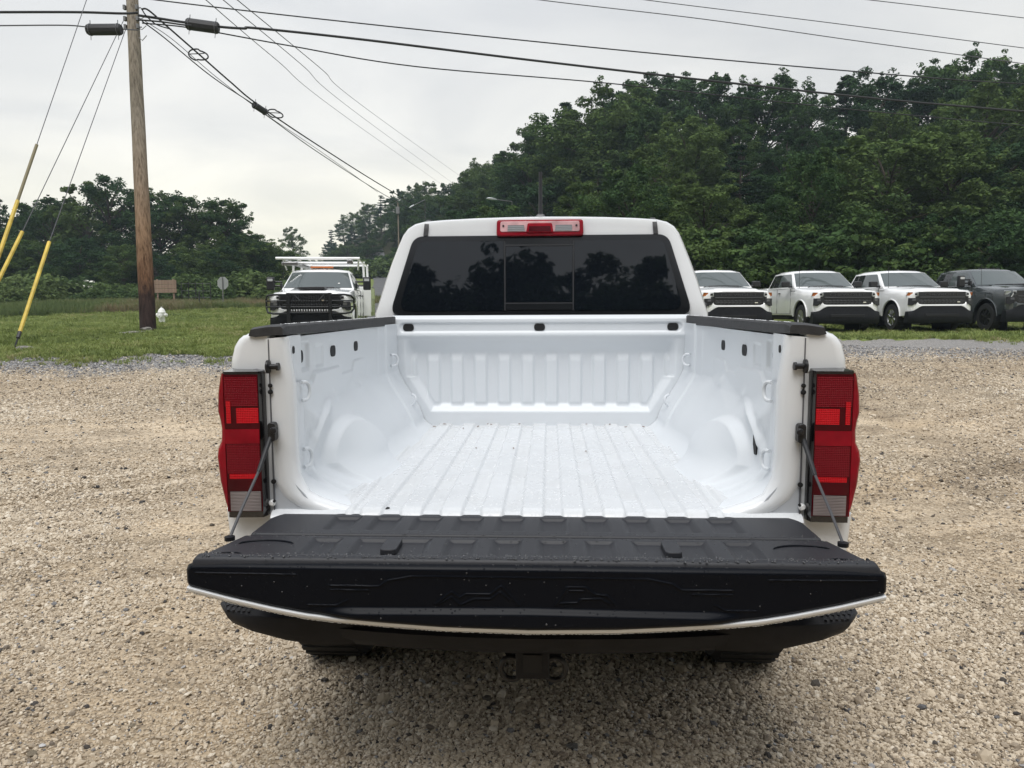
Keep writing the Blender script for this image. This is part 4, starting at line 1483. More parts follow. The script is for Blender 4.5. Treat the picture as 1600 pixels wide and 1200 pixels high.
def edge_w(z): return .738 + (.610 - .738) * (z - 1.372) / (1.757 - 1.372)
zl, zh = 1.398, 1.731
e0, e1 = edge_w(zl) - .038, edge_w(zh) - .030
win_prism(rounded_poly([(-e0, zl), (-.1745, zl), (-.1745, zh), (-e1, zh)], [.06, .002, .002, .04], 6), .0085, -.002, 'window_pane', M['glass_tint'], rw)
win_prism(rounded_poly([(.1665, zl), (e0, zl), (e1, zh), (.1665, zh)], [.002, .06, .04, .002], 6), .0085, -.002, 'window_pane', M['glass_tint'], rw)
win_prism([(-.163, 1.437), (.156, 1.437), (.156, 1.706), (-.163, 1.706)], .0070, -.002, 'sliding_pane', M['glass_tint'], rw)
for poly in ([(-.170, 1.430), (.163, 1.430), (.163, 1.436), (-.170, 1.436)], [(-.170, 1.707), (.163, 1.707), (.163, 1.714), (-.170, 1.714)],
             [(-.172, 1.398), (-.166, 1.398), (-.166, 1.731), (-.172, 1.731)], [(.1585, 1.398), (.1645, 1.398), (.1645, 1.731), (.1585, 1.731)]):
    win_prism(poly, .0100, -.002, 'pane_rail', M['black_plastic'], rw)
win_prism([(-.163, 1.4005), (.156, 1.4005), (.156, 1.4295), (-.163, 1.4295)], .0090, -.002, 'window_pane', M['glass_frit'], rw)
# white paint pillars already show round the slab; black roof-ditch strips
for s in (-1, 1):
    pts = []
    for t in np.linspace(0, 1, 5):
        x_, z_ = .5465 + .006 * (1 - t), 1.760 + (1.8145 - 1.760) * t
        pts.append(cabp(s * x_, z_, .005))
    pts[-1] = (pts[-1][0], pts[-1][1] + .012, pts[-1][2] + .008)
    pts += [(s * .570, 1.86, 1.862), (s * .585, 2.3, 1.868), (s * .588, 2.9, 1.866)]
    mb = MB()
    rings = []
    for p in pts:
        rings.append([(p[0] - .011, p[1] - .004, p[2]), (p[0] + .011, p[1] - .004, p[2]), (p[0] + .011, p[1] + .01, p[2] - .006), (p[0] - .011, p[1] + .01, p[2] - .006)])
    mb.loft(rings).build('roof_strip', M['rail_plastic'], T)

# high-level brake lamp
def hl(x, z, o): return cabp(x, z, o)


def hl_prism(poly, o0, o1, name, material, parent, bev=0):
    n = len(poly)
    vs = [hl(x_, z_, o0) for x_, z_ in poly] + [hl(x_, z_, o1) for x_, z_ in poly]
    return MB().add(vs, [tuple(range(n)), tuple(range(2 * n - 1, n - 1, -1))] + [(i, i + n, (i + 1) % n + n, (i + 1) % n) for i in range(n)]).build(name, material, parent, bevel=bev)


hb = hl_prism(rounded_poly([(-.208, 1.7525), (.208, 1.7525), (.206, 1.829), (-.206, 1.829)], .014, 5), .030, -.02, 'high_brake_lamp', M['lens_red'], T, .008)
hl_prism(rounded_poly([(-.190, 1.772), (.190, 1.772), (.188, 1.821), (-.188, 1.821)], .010, 4), .0335, .02, 'clear_lens', M['lens_pink'], hb, .002)
hl_prism(rounded_poly([(-.065, 1.768), (.065, 1.768), (.058, 1.812), (-.058, 1.812)], .008, 4), .040, .02, 'brake_housing', M['lens_red'], hb, .003)
hl_prism([(-.053, 1.773), (.053, 1.773), (.050, 1.797), (-.050, 1.797)], .042, .02, 'brake_lens', M['lens_red_dark'], hb)
for s in (-1, 1):
    hl_prism([(s * .071, 1.775), (s * .154, 1.775), (s * .153, 1.803), (s * .075, 1.803)], .0365, .02, 'cargo_lamp', M['lens_grey'], hb)
    p = hl(s * .174, 1.800, .034)
    MB().lathe([(.005, 0), (.005, -.004)], p, 'y', 10).build('screw', M['dark_hole'], hb)

# roof antenna
an = MB().loft([[(x_ * k, 2.0 + y_ * k2, z_) for x_, y_ in ((-.033, -.05), (.033, -.05), (.030, .06), (-.030, .06))] for k, k2, z_ in ((1.0, 1, 1.850), (.92, .95, 1.872), (.62, .7, 1.895), (.35, .4, 1.902))])
ant = an.build('roof_antenna', M['grey_letter'], T, bevel=.006)
MB().tube([(0, 2.0, 1.89), (0.0, 2.02, 1.98), (.0, 2.035, 2.125)], [.011, .010, .009], 8).build('mast', M['black_plastic'], ant)

# ---- standing water beads on the black surfaces ---------------------------
M['water'] = mat('water_bead', (.03, .03, .033), .05, spec=.6)
M['water_white'] = mat('water_bead_on_white', (.74, .76, .77), .05, spec=.6)


def beads(name, pts, nrms, rad, material, parent):
    vs, fs = [], []
    for p, n_, r_ in zip(pts, nrms, rad):
        n_ = Vector(n_); t = n_.orthogonal().normalized(); b_ = n_.cross(t); p = Vector(p)
        k = len(vs)
        for h_, q in ((-.05, 1.), (.32, .82)):
            for j in range(7):
                a_ = 2 * math.pi * j / 7
                vs.append(p + (t * math.cos(a_) + b_ * math.sin(a_)) * r_ * q + n_ * r_ * h_)
        vs.append(p + n_ * r_ * .52)
        for j in range(7):
            j2 = (j + 1) % 7
            fs.append((k + j, k + j2, k + 7 + j2, k + 7 + j)); fs.append((k + 7 + j, k + 7 + j2, k + 14))
    o = mesh_obj(name, vs, fs, material, parent, angle=180)
    return tag(o, kind='stuff')


rb = np.random.default_rng(5)
pts, nr, rd_ = [], [], []
for i in range(900):                                  # along the lip of the inner panel
    pts.append((rb.uniform(-.77, .77), -.401 + rb.normal(0, .007), GZ + .0058)); nr.append((0, 0, 1)); rd_.append(rb.uniform(.0012, .0032))
for i in range(300):                                  # over the panels
    y_ = rb.choice([rb.uniform(-.40, -.23), rb.uniform(-.21, -.185), rb.uniform(-.243, -.23)])
    pts.append((rb.uniform(-.73, .73), y_, GZ + .0002)); nr.append((0, 0, 1)); rd_.append(rb.uniform(.001, .0026))
nb = (~np.isnan(X)).sum()
for i in range(60):                                  # on the end face
    a_, b_ = rb.integers(4, nz_ - 6), rb.integers(6, nx_ - 6)
    pts.append((X[a_, b_], Yc[a_, b_], Z[a_, b_])); nr.append((0, -1, .1)); rd_.append(rb.uniform(.0008, .0021) * (1.4 if rb.random() < .06 else 1))
for i in range(60):
    x_ = rb.uniform(-.79, .79); z_t = float(np.interp(abs(x_), [0, .70, .79, .806], [.8185, .816, .8135, .806]))
    pts.append((x_, -.421 + .009 * (x_ / .806) ** 2, z_t + .010)); nr.append((0, -.5, .9)); rd_.append(rb.uniform(.001, .0024))
beads('water_drops', pts, nr, rd_, M['water'], gate)
pts, nr, rd_ = [], [], []
for i in range(620):                                  # hanging under the white rim
    x_ = rb.uniform(-.79, .79); z_b = float(np.interp(abs(x_), [0, .20, .336, .45, .52, .60, .70, .806], [.674, .678, .686, .694, .701, .715, .736, .762]))
    pts.append((x_, -.4265 + .009 * (x_ / .806) ** 2, z_b - .0080)); nr.append((0, -.4, -1)); rd_.append(rb.uniform(.0010, .0024))
beads('water_drops', pts, nr, rd_, M['water_white'], gate)
pts, nr, rd_ = [], [], []
for i in range(1300):                                 # on the bed floor
    x_, y_ = rb.uniform(-.54, .54), rb.uniform(.0, 1.5)
    zf = FZ + max(.011 * (1 - float(ss(.026, .036, abs(x_ - k * .1145)))) for k in range(-4, 5))
    pts.append((x_, y_, zf)); nr.append((0, 0, 1)); rd_.append(rb.uniform(.0012, .0032))
for i in range(500):
    s = rb.choice([-1, 1]); y_ = rb.uniform(.02, 1.5)
    pts.append((s * rb.uniform(.70, .715), y_, 1.372)); nr.append((0, 0, 1)); rd_.append(rb.uniform(.001, .003))
beads('water_drops', pts, nr, rd_, M['water_white'], bed)

# ================================================================== trucks parked in the distance
def apply_boolean(o, cutters):
    for c in cutters:
        md = o.modifiers.new('cut', 'BOOLEAN')
        md.object = c
        md.operation = 'DIFFERENCE'
        md.solver = 'EXACT'
    dg = bpy.context.evaluated_depsgraph_get()
    me = bpy.data.meshes.new_from_object(o.evaluated_get(dg))
    o.modifiers.clear()
    o.data = me
    for c in cutters:
        bpy.data.objects.remove(c)
    me.polygons.foreach_set('use_smooth', [True] * len(me.polygons))
    me.set_sharp_from_angle(angle=R(32))


def wheel(name, parent, x, y, r, w, rim_mat, spokes, side):
    mb = MB().lathe([(r * .62, -w / 2), (r * .93, -w / 2 * 1.02), (r * .985, -w / 2 * .8), (r, 0), (r * .985, w / 2 * .8), (r * .93, w / 2 * 1.02), (r * .62, w / 2)], (x, y, r), 'x', 36, caps=False)
    for j in range(36):
        th = 2 * math.pi * j / 36
        mb.box((x, y + r * .997 * math.cos(th), r + r * .997 * math.sin(th)), (w * .8, .035, .016), Matrix.Rotation(th - math.pi / 2, 3, 'X'))
    t = mb.build(name, M['rubber'], parent)
    xo = side * (w / 2 - .02)
    rm = MB().lathe([(r * .55, xo - side * .10), (r * .56, xo), (r * .63, xo + side * .015), (r * .65, xo - side * .01)], (x, y, r), 'x', 30)
    rm.lathe([(.0, xo - side * .005), (.05, xo - side * .005), (.06, xo - side * .03)], (x, y, r), 'x', 16)
    for j in range(spokes):
        th = 2 * math.pi * j / spokes + .3
        for d in (-.11, .11):
            c0 = Vector((x + xo - side * .03, y + .05 * math.cos(th), r + .05 * math.sin(th)))
            c1 = Vector((x + xo - side * .012, y + r * .59 * math.cos(th + d), r + r * .59 * math.sin(th + d)))
            rm.tube([c0, c1], [.022, .018], 6)
    rm.build('rim', rim_mat, t)
    MB().lathe([(0, xo - side * .11), (r * .56, xo - side * .10)], (x, y, r), 'x', 20).build('brake_disc', M['dark_hole'], t)
    return t


def lerp(a, b, t):
    return tuple(a[i] + (b[i] - a[i]) * t for i in range(3))


def pane(parent, name, q, inset, material, off, rad=.06):
    """rounded pane lying on the quad q (bottom-left, bottom-right, top-right, top-left)"""
    q = [Vector(p) for p in q]
    n = (q[1] - q[0]).cross(q[3] - q[0]).normalized()
    pts = []
    for u, v in rounded_poly([(inset[0], inset[2]), (1 - inset[1], inset[2]), (1 - inset[1], 1 - inset[3]), (inset[0], 1 - inset[3])], rad, 4):
        a_ = q[0].lerp(q[1], u); b_ = q[3].lerp(q[2], u)
        pts.append(a_.lerp(b_, v))
    k = len(pts)
    vs = [p + n * off for p in pts] + [p - n * .03 for p in pts]
    mb = MB().add(vs, [tuple(range(k))] + [(i, i + k, (i + 1) % k + k, (i + 1) % k) for i in range(k)])
    return mb.build(name, material, parent, smooth=False)


def build_truck(name, P, hd=False, rim=None, extras=None, bed=True):
    """pickup with its nose at -Y, origin on the ground below its middle"""
    root = empty(name)
    h = .07 if hd else 0.
    wr = .435 if hd else .405
    AX = (-1.96, 1.83)
    st = []
    #      y     half-w  ztop  crown
    for y, w, zt, cr, zb in ((-2.93, .82, 1.17, .02, .50), (-2.90, .90, 1.20, .03, .44), (-2.80, .975, 1.225, .045, .42), (-2.3, 1.005, 1.25, .06, .40), (-1.75, 1.01, 1.30, .06, .40),
                             (-1.40, 1.01, 1.345, .04, .42), (-1.2, 1.01, 1.35, .0, .44), (1.02, 1.01, 1.365, .0, .44), (1.06, 1.01, 1.40, .0, .46), (2.86, 1.00, 1.42, .0, .50), (2.92, .97, 1.41, .0, .56)):
        z = lambda v: v + h
        half = [(0, zb), (w - .10, zb), (w - .02, zb + .05), (w, .72), (w - .006, .93), (w + .004, 1.05), (w - .018, 1.17 if y > -2.7 else 1.10), (w - .05, zt - .045), (w - .10, zt - .008), (w * .62, zt + cr * .35), (w * .55, zt + cr * .85), (0, zt + cr)]
        ring = [(x_, y, z(z_)) for x_, z_ in half] + [(-x_, y, z(z_)) for x_, z_ in half[-2:0:-1]]
        st.append(ring)
    body = MB().loft(st).build('body', P, root, angle=32)
    cut = []
    for ay in AX:
        for s in (-1, 1):
            cut.append(MB().lathe([(wr + .115, -.25), (wr + .115, .25)], (s * .93, ay, wr + .015), 'x', 40).build('cutter', None))
    if not bed:
        pass
    # open load box
    c = MB().box((0, 1.96, 1.42 + h), (1.70, 1.66, .70)).build('cutter', None)
    cut.append(c)
    apply_boolean(body, cut)
    for ay, nm in zip(AX, ('front_wheel', 'rear_wheel')):
        for s in (-1, 1):
            rg = []
            for j in range(20):
                th = math.pi * 1.16 * j / 19 - .25
                rg.append([(s * .60, ay + (wr + .105) * math.cos(th), wr + .015 + (wr + .105) * math.sin(th)), (s * .985, ay + (wr + .105) * math.cos(th), wr + .015 + (wr + .105) * math.sin(th))])
            wl = MB().loft(rg, closed=False)
            wl.box((s * .62, ay, wr), (.02, 1.0, 1.0))
            wl.build('wheel_well', M['dark_hole'], root)
            wheel(nm, root, s * .855, ay, wr, .275, rim or M['alloy'], 6 if not hd else 8, s)
            # flared lip of the arch
            MB().tube([(s * 1.008, ay + (wr + .13) * math.cos(t_), wr + .015 + (wr + .13) * math.sin(t_)) for t_ in np.linspace(.05, math.pi - .05, 18)], .022, 6).build('arch_lip', P, root)
    MB().box((0, -.1, .44 + h), (1.5, 4.9, .20)).build('chassis', M['bumper_plastic'], root)
    # greenhouse
    zb = 1.33 + h; zt = 1.835 + h
    LO = .035                       # lamps stand proud of the wing
    bot = [(0, -1.60, zb), (.62, -1.55, zb), (.945, -1.34, zb), (.972, -.20, zb), (.975, .35, zb), (.95, 1.03, zb), (0, 1.05, zb)]
    top = [(0, -.80, zt + .02), (.52, -.775, zt + .015), (.765, -.68, zt), (.79, -.10, zt + .005), (.79, .35, zt + .005), (.765, .83, zt - .005), (0, .87, zt)]
    rf = [(0, -.62, zt + .072), (.48, -.60, zt + .066), (.69, -.52, zt + .048), (.71, -.05, zt + .060), (.71, .35, zt + .058), (.69, .70, zt + .042), (0, .74, zt + .062)]
    rf2 = [(0, -.40, zt + .088), (.34, -.38, zt + .084), (.45, -.30, zt + .08), (.46, 0, zt + .088), (.46, .30, zt + .085), (.44, .52, zt + .075), (0, .56, zt + .08)]

    def full(r_): return r_ + [(-x_, y_, z_) for x_, y_, z_ in r_[-2:0:-1]]
    gh = MB().loft([full(bot), full(top), full(rf), full(rf2)]).build('cab', P, root, angle=38)
    mir = lambda q: [(-x_, y_, z_) for x_, y_, z_ in q]
    # windscreen in one wide pane (three facets)
    wsm = MB()
    ring_b = [lerp(b_, t_, .07) for b_, t_ in zip(bot[:3], top[:3])]; ring_t = [lerp(b_, t_, .93) for b_, t_ in zip(bot[:3], top[:3])]
    k_ = .955
    ring_b = [(x_ * k_, y_ - .022, z_ + .012) for x_, y_, z_ in ring_b]; ring_t = [(x_ * k_, y_ - .022, z_ + .012) for x_, y_, z_ in ring_t]
    fb = [(-x_, y_, z_) for x_, y_, z_ in ring_b[:0:-1]] + ring_b
    ft = [(-x_, y_, z_) for x_, y_, z_ in ring_t[:0:-1]] + ring_t
    wsm.loft([fb, ft], closed=False)
    wsm.loft([[(x_, y_ + .03, z_ - .012) for x_, y_, z_ in fb], fb], closed=False).loft([ft, [(x_, y_ + .03, z_ - .012) for x_, y_, z_ in ft]], closed=False)
    wscr = wsm.build('windscreen', M['glass_car'], root, angle=60)
    MB().box((0, -.86, zt - .065), (.13, .05, .07), Matrix.Rotation(R(-40), 3, 'X')).build('mirror_mount', M['grille_black'], wscr)
    MB().tube([(-.50, -1.62, zb + .045), (.0, -1.655, zb + .06), (.45, -1.62, zb + .05)], .012, 6).build('wiper', M['grille_black'], wscr)
    for s in (-1, 1):
        qf = [bot[2], bot[3], top[3], top[2]]; qm = [bot[3], bot[4], top[4], top[3]]; qr = [bot[4], bot[5], top[5], top[4]]
        for q, ins, gl in ((qf, (.14, -.20, .10, .10), M['glass_car']), (qm, (.34, -.18, .10, .10), M['glass_dark'])):
            q2 = q if s > 0 else [(-x_, y_, z_) for x_, y_, z_ in (q[1], q[0], q[3], q[2])]
            i2 = ins if s > 0 else (ins[1], ins[0], ins[2], ins[3])
            pane(root, 'side_window', q2, i2, gl, .012)
        q2 = [bot[4], bot[5], top[5], top[4]] if s > 0 else mir([bot[5], bot[4], top[4], top[5]])
        pane(root, 'side_window', q2, (.24, .20, .10, .10) if s > 0 else (.20, .24, .10, .10), M['glass_dark'], .012)
        # door gaps and handles
        gp = MB()
        for y0 in (-1.18, -.02, 1.00):
            gp.box((s * 1.008, y0, .93 + h), (.012, .010, .78))
        gp.box((s * 1.006, -.09, .53 + h), (.010, 2.2, .010))
        gp.build('door_gap', M['seam'], root)
        for y0 in (-.22, .78):
            MB().box((s * 1.018, y0, 1.18 + h), (.03, .17, .035)).build('door_handle', M['grille_black'], root, bevel=.008)
        # mirrors
        mm = MB()
        if hd:
            mm.box((s * 1.27, -1.10, 1.50 + h), (.20, .13, .36)).box((s * 1.08, -1.09, 1.44 + h), (.26, .05, .05)).box((s * 1.08, -1.09, 1.55 + h), (.26, .05, .05)).box((s * .985, -1.12, 1.44 + h), (.06, .14, .16))
        else:
            mm.box((s * 1.145, -1.10, 1.45 + h), (.25, .14, .185)).box((s * 1.0, -1.12, 1.385 + h), (.12, .12, .08))
        mo = mm.build('wing_mirror', M['grille_black'], root, bevel=.03, seg=3)
        if hd:
            MB().box((s * 1.27, -1.17, 1.60 + h), (.13, .02, .07)).build('marker_lamp', M['lamp_clear'], mo)
        MB().box((s * .93, .0, .40 + h), (.14, 2.1, .05)).build('running_board', M['bumper_plastic'], root)
    MB().tube([(.42, -1.5, 1.35 + h), (.42, -1.36, 2.02 + h)] if False else [(-.86, -1.50, 1.33 + h), (-.86, -1.46, 2.03 + h)], .006, 5).build('aerial', M['grille_black'], root)
    MB().prism([(-.32, 1.905 + h), (-.14, 1.905 + h), (-.16, 1.955 + h), (-.20, 1.965 + h)], .10, .15, 'x').build('roof_fin', M['grille_black'], root)
    # nose
    F = -2.93
    gr = MB().prism(rounded_poly([(-.70, .80 + h), (.70, .80 + h), (.735, .93 + h), (.74, 1.165 + h), (-.74, 1.165 + h), (-.735, .93 + h)], .03, 3), F - .012, F + .10, 'y').build('grille', M['grille_black'], root)
    for zc, hh in ((1.005, .034), (.91, .014), (.865, .014)):
        MB().box((0, F - .018, zc + h), (1.36, .03, hh)).build('grille_bar', M['grey_letter'], gr, bevel=.006)
    ms = MB()
    for i in range(12):
        x_ = -.60 + i * .1091
        ms.box((x_, F - .014, .905 + h), (.09, .012, .045), Matrix.Rotation(.5, 3, 'Y')).box((x_, F - .014, .850 + h), (.09, .012, .035), Matrix.Rotation(-.5, 3, 'Y'))
    o = ms.build('grille_mesh', M['grey_letter'], gr, smooth=False); tag(o, kind='stuff')
    text_obj('grille_lettering', 'CHEVROLET', .125, M['grey_letter'], gr, Matrix.Translation((0, F - .020, 1.085 + h)) @ Matrix.Rotation(R(90), 4, 'X') @ Matrix.Diagonal((1.52, .85, 1, 1)), .005)
    MB().box((.50, F - .03, .865 + h), (.09, .02, .03)).build('grille_badge', M['chrome'], gr)
    for s in (-1, 1):
        hlm = MB().add([(s * .72, F - .022, 1.165 + h), (s * .985, F + .085, 1.165 + h), (s * 1.012, F + .15, 1.045 + h), (s * .72, F - .024, 1.035 + h),
                        (s * .72, F + .12, 1.165 + h), (s * .95, F + .25, 1.165 + h), (s * .95, F + .28, 1.045 + h), (s * .72, F + .12, 1.035 + h)],
                       [(0, 1, 2, 3), (4, 5, 6, 7), (0, 4, 5, 1), (1, 5, 6, 2), (2, 6, 7, 3), (3, 7, 4, 0)])
        hl_ = hlm.build('headlight', M['lamp_clear'] if not hd else M['lamp_smoke'], root, bevel=.012)
        MB().add([(s * .87, F + .030, 1.152 + h), (s * .982, F + .076, 1.152 + h), (s * 1.004, F + .128, 1.060 + h), (s * .87, F + .028, 1.050 + h)], [(0, 1, 2, 3)]).build('corner_lamp', M['amber'] if not hd else M['lamp_clear'], hl_, smooth=False)
        MB().box((s * .78, F - .004, 1.10 + h), (.07, .03, .06)).build('projector', M['grille_black'], hl_, bevel=.01)
        MB().prism([(s * .735, 1.035 + h), (s * .80, 1.035 + h), (s * .80, .80 + h), (s * .735, .86 + h)], F - .026, F + .1, 'y').build('lamp_divider', M['grille_black'], root)
        lo = MB().add([(s * .76, F - .026, .985 + h), (s * .975, F + .045, .985 + h), (s * .985, F + .05, .775 + h), (s * .88, F - .02, .765 + h), (s * .775, F - .028, .85 + h),
                       (s * .76, F + .1, .985 + h), (s * .94, F + .2, .985 + h), (s * .94, F + .2, .775 + h), (s * .88, F + .15, .765 + h), (s * .775, F + .1, .85 + h)],
                      [(0, 1, 2, 3, 4), (0, 5, 6, 1), (1, 6, 7, 2), (2, 7, 8, 3), (3, 8, 9, 4), (4, 9, 5, 0)])
        lw_ = lo.build('lower_lamp', M['grille_black'], root)
        MB().box((s * .84, F - .005, .93 + h), (.10, .03, .06), Matrix.Rotation(s * .35, 3, 'Z')).build('fog_lamp', M['lamp_smoke'], lw_)
    # painted bumper band that dips round the grille
    bb = MB()
    half = [(0, .790, .738), (.60, .790, .738), (.69, .81, .70), (.755, .885, .655), (.80, .84, .625), (.88, .775, .60), (.965, .76, .59)]
    fullh = [(-a_, b_, c_) for a_, b_, c_ in half[:0:-1]] + half
    rg = []
    for x_, z1, z0 in fullh:
        yb = F - .045 + .055 * (abs(x_) / .965) ** 3 + (.10 * max(0, abs(x_) - .75) / .2)
        rg.append([(x_, yb + .14, z1 + h), (x_, yb + .005, z1 + h), (x_, yb - .008, z1 - .02 + h), (x_, yb - .008, z0 + .015 + h), (x_, yb + .01, z0 + h), (x_, yb + .14, z0 + h)])
    bb.loft(rg).build('bumper_band', P, root, angle=40)
    rg = []
    for x_ in np.linspace(-.985, .985, 25):
        yb = F - .055 + .03 * (abs(x_) / .965) ** 3 + (.07 * max(0, abs(x_) - .80) / .2)
        z1 = float(np.interp(abs(x_), [0, .60, .70, .80, .96], [.742, .742, .70, .625, .585]))
        rg.append([(x_, yb + .15, z1 + h), (x_, yb + .006, z1 + h), (x_, yb - .006, .56 + h), (x_, yb - .022, .46 + h), (x_, yb - .016, .30 + h), (x_, yb + .02, .24 + h), (x_, yb + .25, .24 + h)])
    lb = MB().loft(rg).build('lower_bumper', M['bumper_plastic'], root, angle=40)
    MB().box((0, F - .075, .47 + h), (1.0, .02, .09)).build('lower_intake', M['dark_hole'], lb, bevel=.01)
    if bed:
        MB().box((0, 1.96, 1.10 + h), (1.68, 1.64, .05)).build('bed_floor', P, root)
    if extras: extras(root, h, F)
    return root


proto = build_truck('parked_pickup', M['far_white'])
for s in (-1, 1):
    text_obj('fender_lettering', 'SILVERADO', .055, M['grey_letter'], proto,
             Matrix.Translation((s * 1.012, -1.36, 1.235)) @ Matrix.Rotation(R(90) * s, 4, 'Z') @ Matrix.Rotation(R(90), 4, 'X') @ Matrix.Diagonal((1.3, .8, 1, 1)), .003)
lot = [((1153, 524, 21.9), 'white parked pickup partly hidden behind the cab of the foreground truck', R(5)),
       ((1322, 524, 22.6), 'white parked pickup, middle of the three white ones right of the foreground cab', R(4)),
       ((1469, 523, 22.9), 'white parked pickup standing beside the dark grey truck with a bright chrome wheel', R(5))]
for i, ((px_, py_, D_), lab, rz) in enumerate(lot):
    t_ = proto if i == 0 else copy_tree(proto)
    p = at(px_, py_, D_)
    t_.location = (p.x - 2.93 * math.sin(rz), p.y + 2.93, float(H(p.x, p.y + 1)) + .07)
    t_.rotation_euler = (R(-.4), 0, rz)
    t_['label'] = lab; t_['category'] = 'pickup truck'; t_['group'] = 'white pickups parked in a row on the grass verge'
# brighter wheels on the third one
for ch in t_.children:
    if ch.name.startswith('front_wheel') or ch.name.startswith('rear_wheel'):
        for g in ch.children:
            if g.name.startswith('rim'):
                g.data = g.data.copy(); g.data.materials[0] = M['chrome']


def hd_extras(root, h, F):
    for s in (-1, 1):
        # bright C-shaped lamp signature
        MB().tube([(s * .99, F + .16, 1.155 + h), (s * .74, F - .025, 1.150 + h), (s * .76, F - .025, 1.12 + h)], .016, 6).build('lamp_strip', M['lamp_clear'], root)
        MB().tube([(s * .80, F + .005, 1.10 + h), (s * .86, F + .03, .98 + h), (s * .80, F + .01, .87 + h), (s * .94, F + .10, .86 + h)], .022, 6).build('lamp_strip', M['lamp_clear'], root)
    MB().prism([(-.30, 1.355 + h), (.30, 1.355 + h), (.26, 1.39 + h), (-.26, 1.39 + h)], -2.6, -2.1, 'y').build('bonnet_scoop', M['grille_black'], root, bevel=.01)
    for x_ in (-.30, -.15, 0, .15, .30):
        MB().box((x_, -.52, 1.925 + h), (.07, .10, .03)).build('roof_marker_lamp', M['grille_black'], root, bevel=.01)


gt_ = build_truck('parked_pickup', M['grey_paint'], hd=True, rim=M['alloy_black'], extras=hd_extras)
p = at(1622, 521, 22.9)
gt_.location = (p.x - .25, p.y + 2.95, float(H(p.x, p.y + 1)) + .04)
gt_.rotation_euler = (0, 0, R(5))
tag(gt_, 'dark grey heavy duty pickup with black wheels and tow mirrors at the right edge', 'pickup truck')


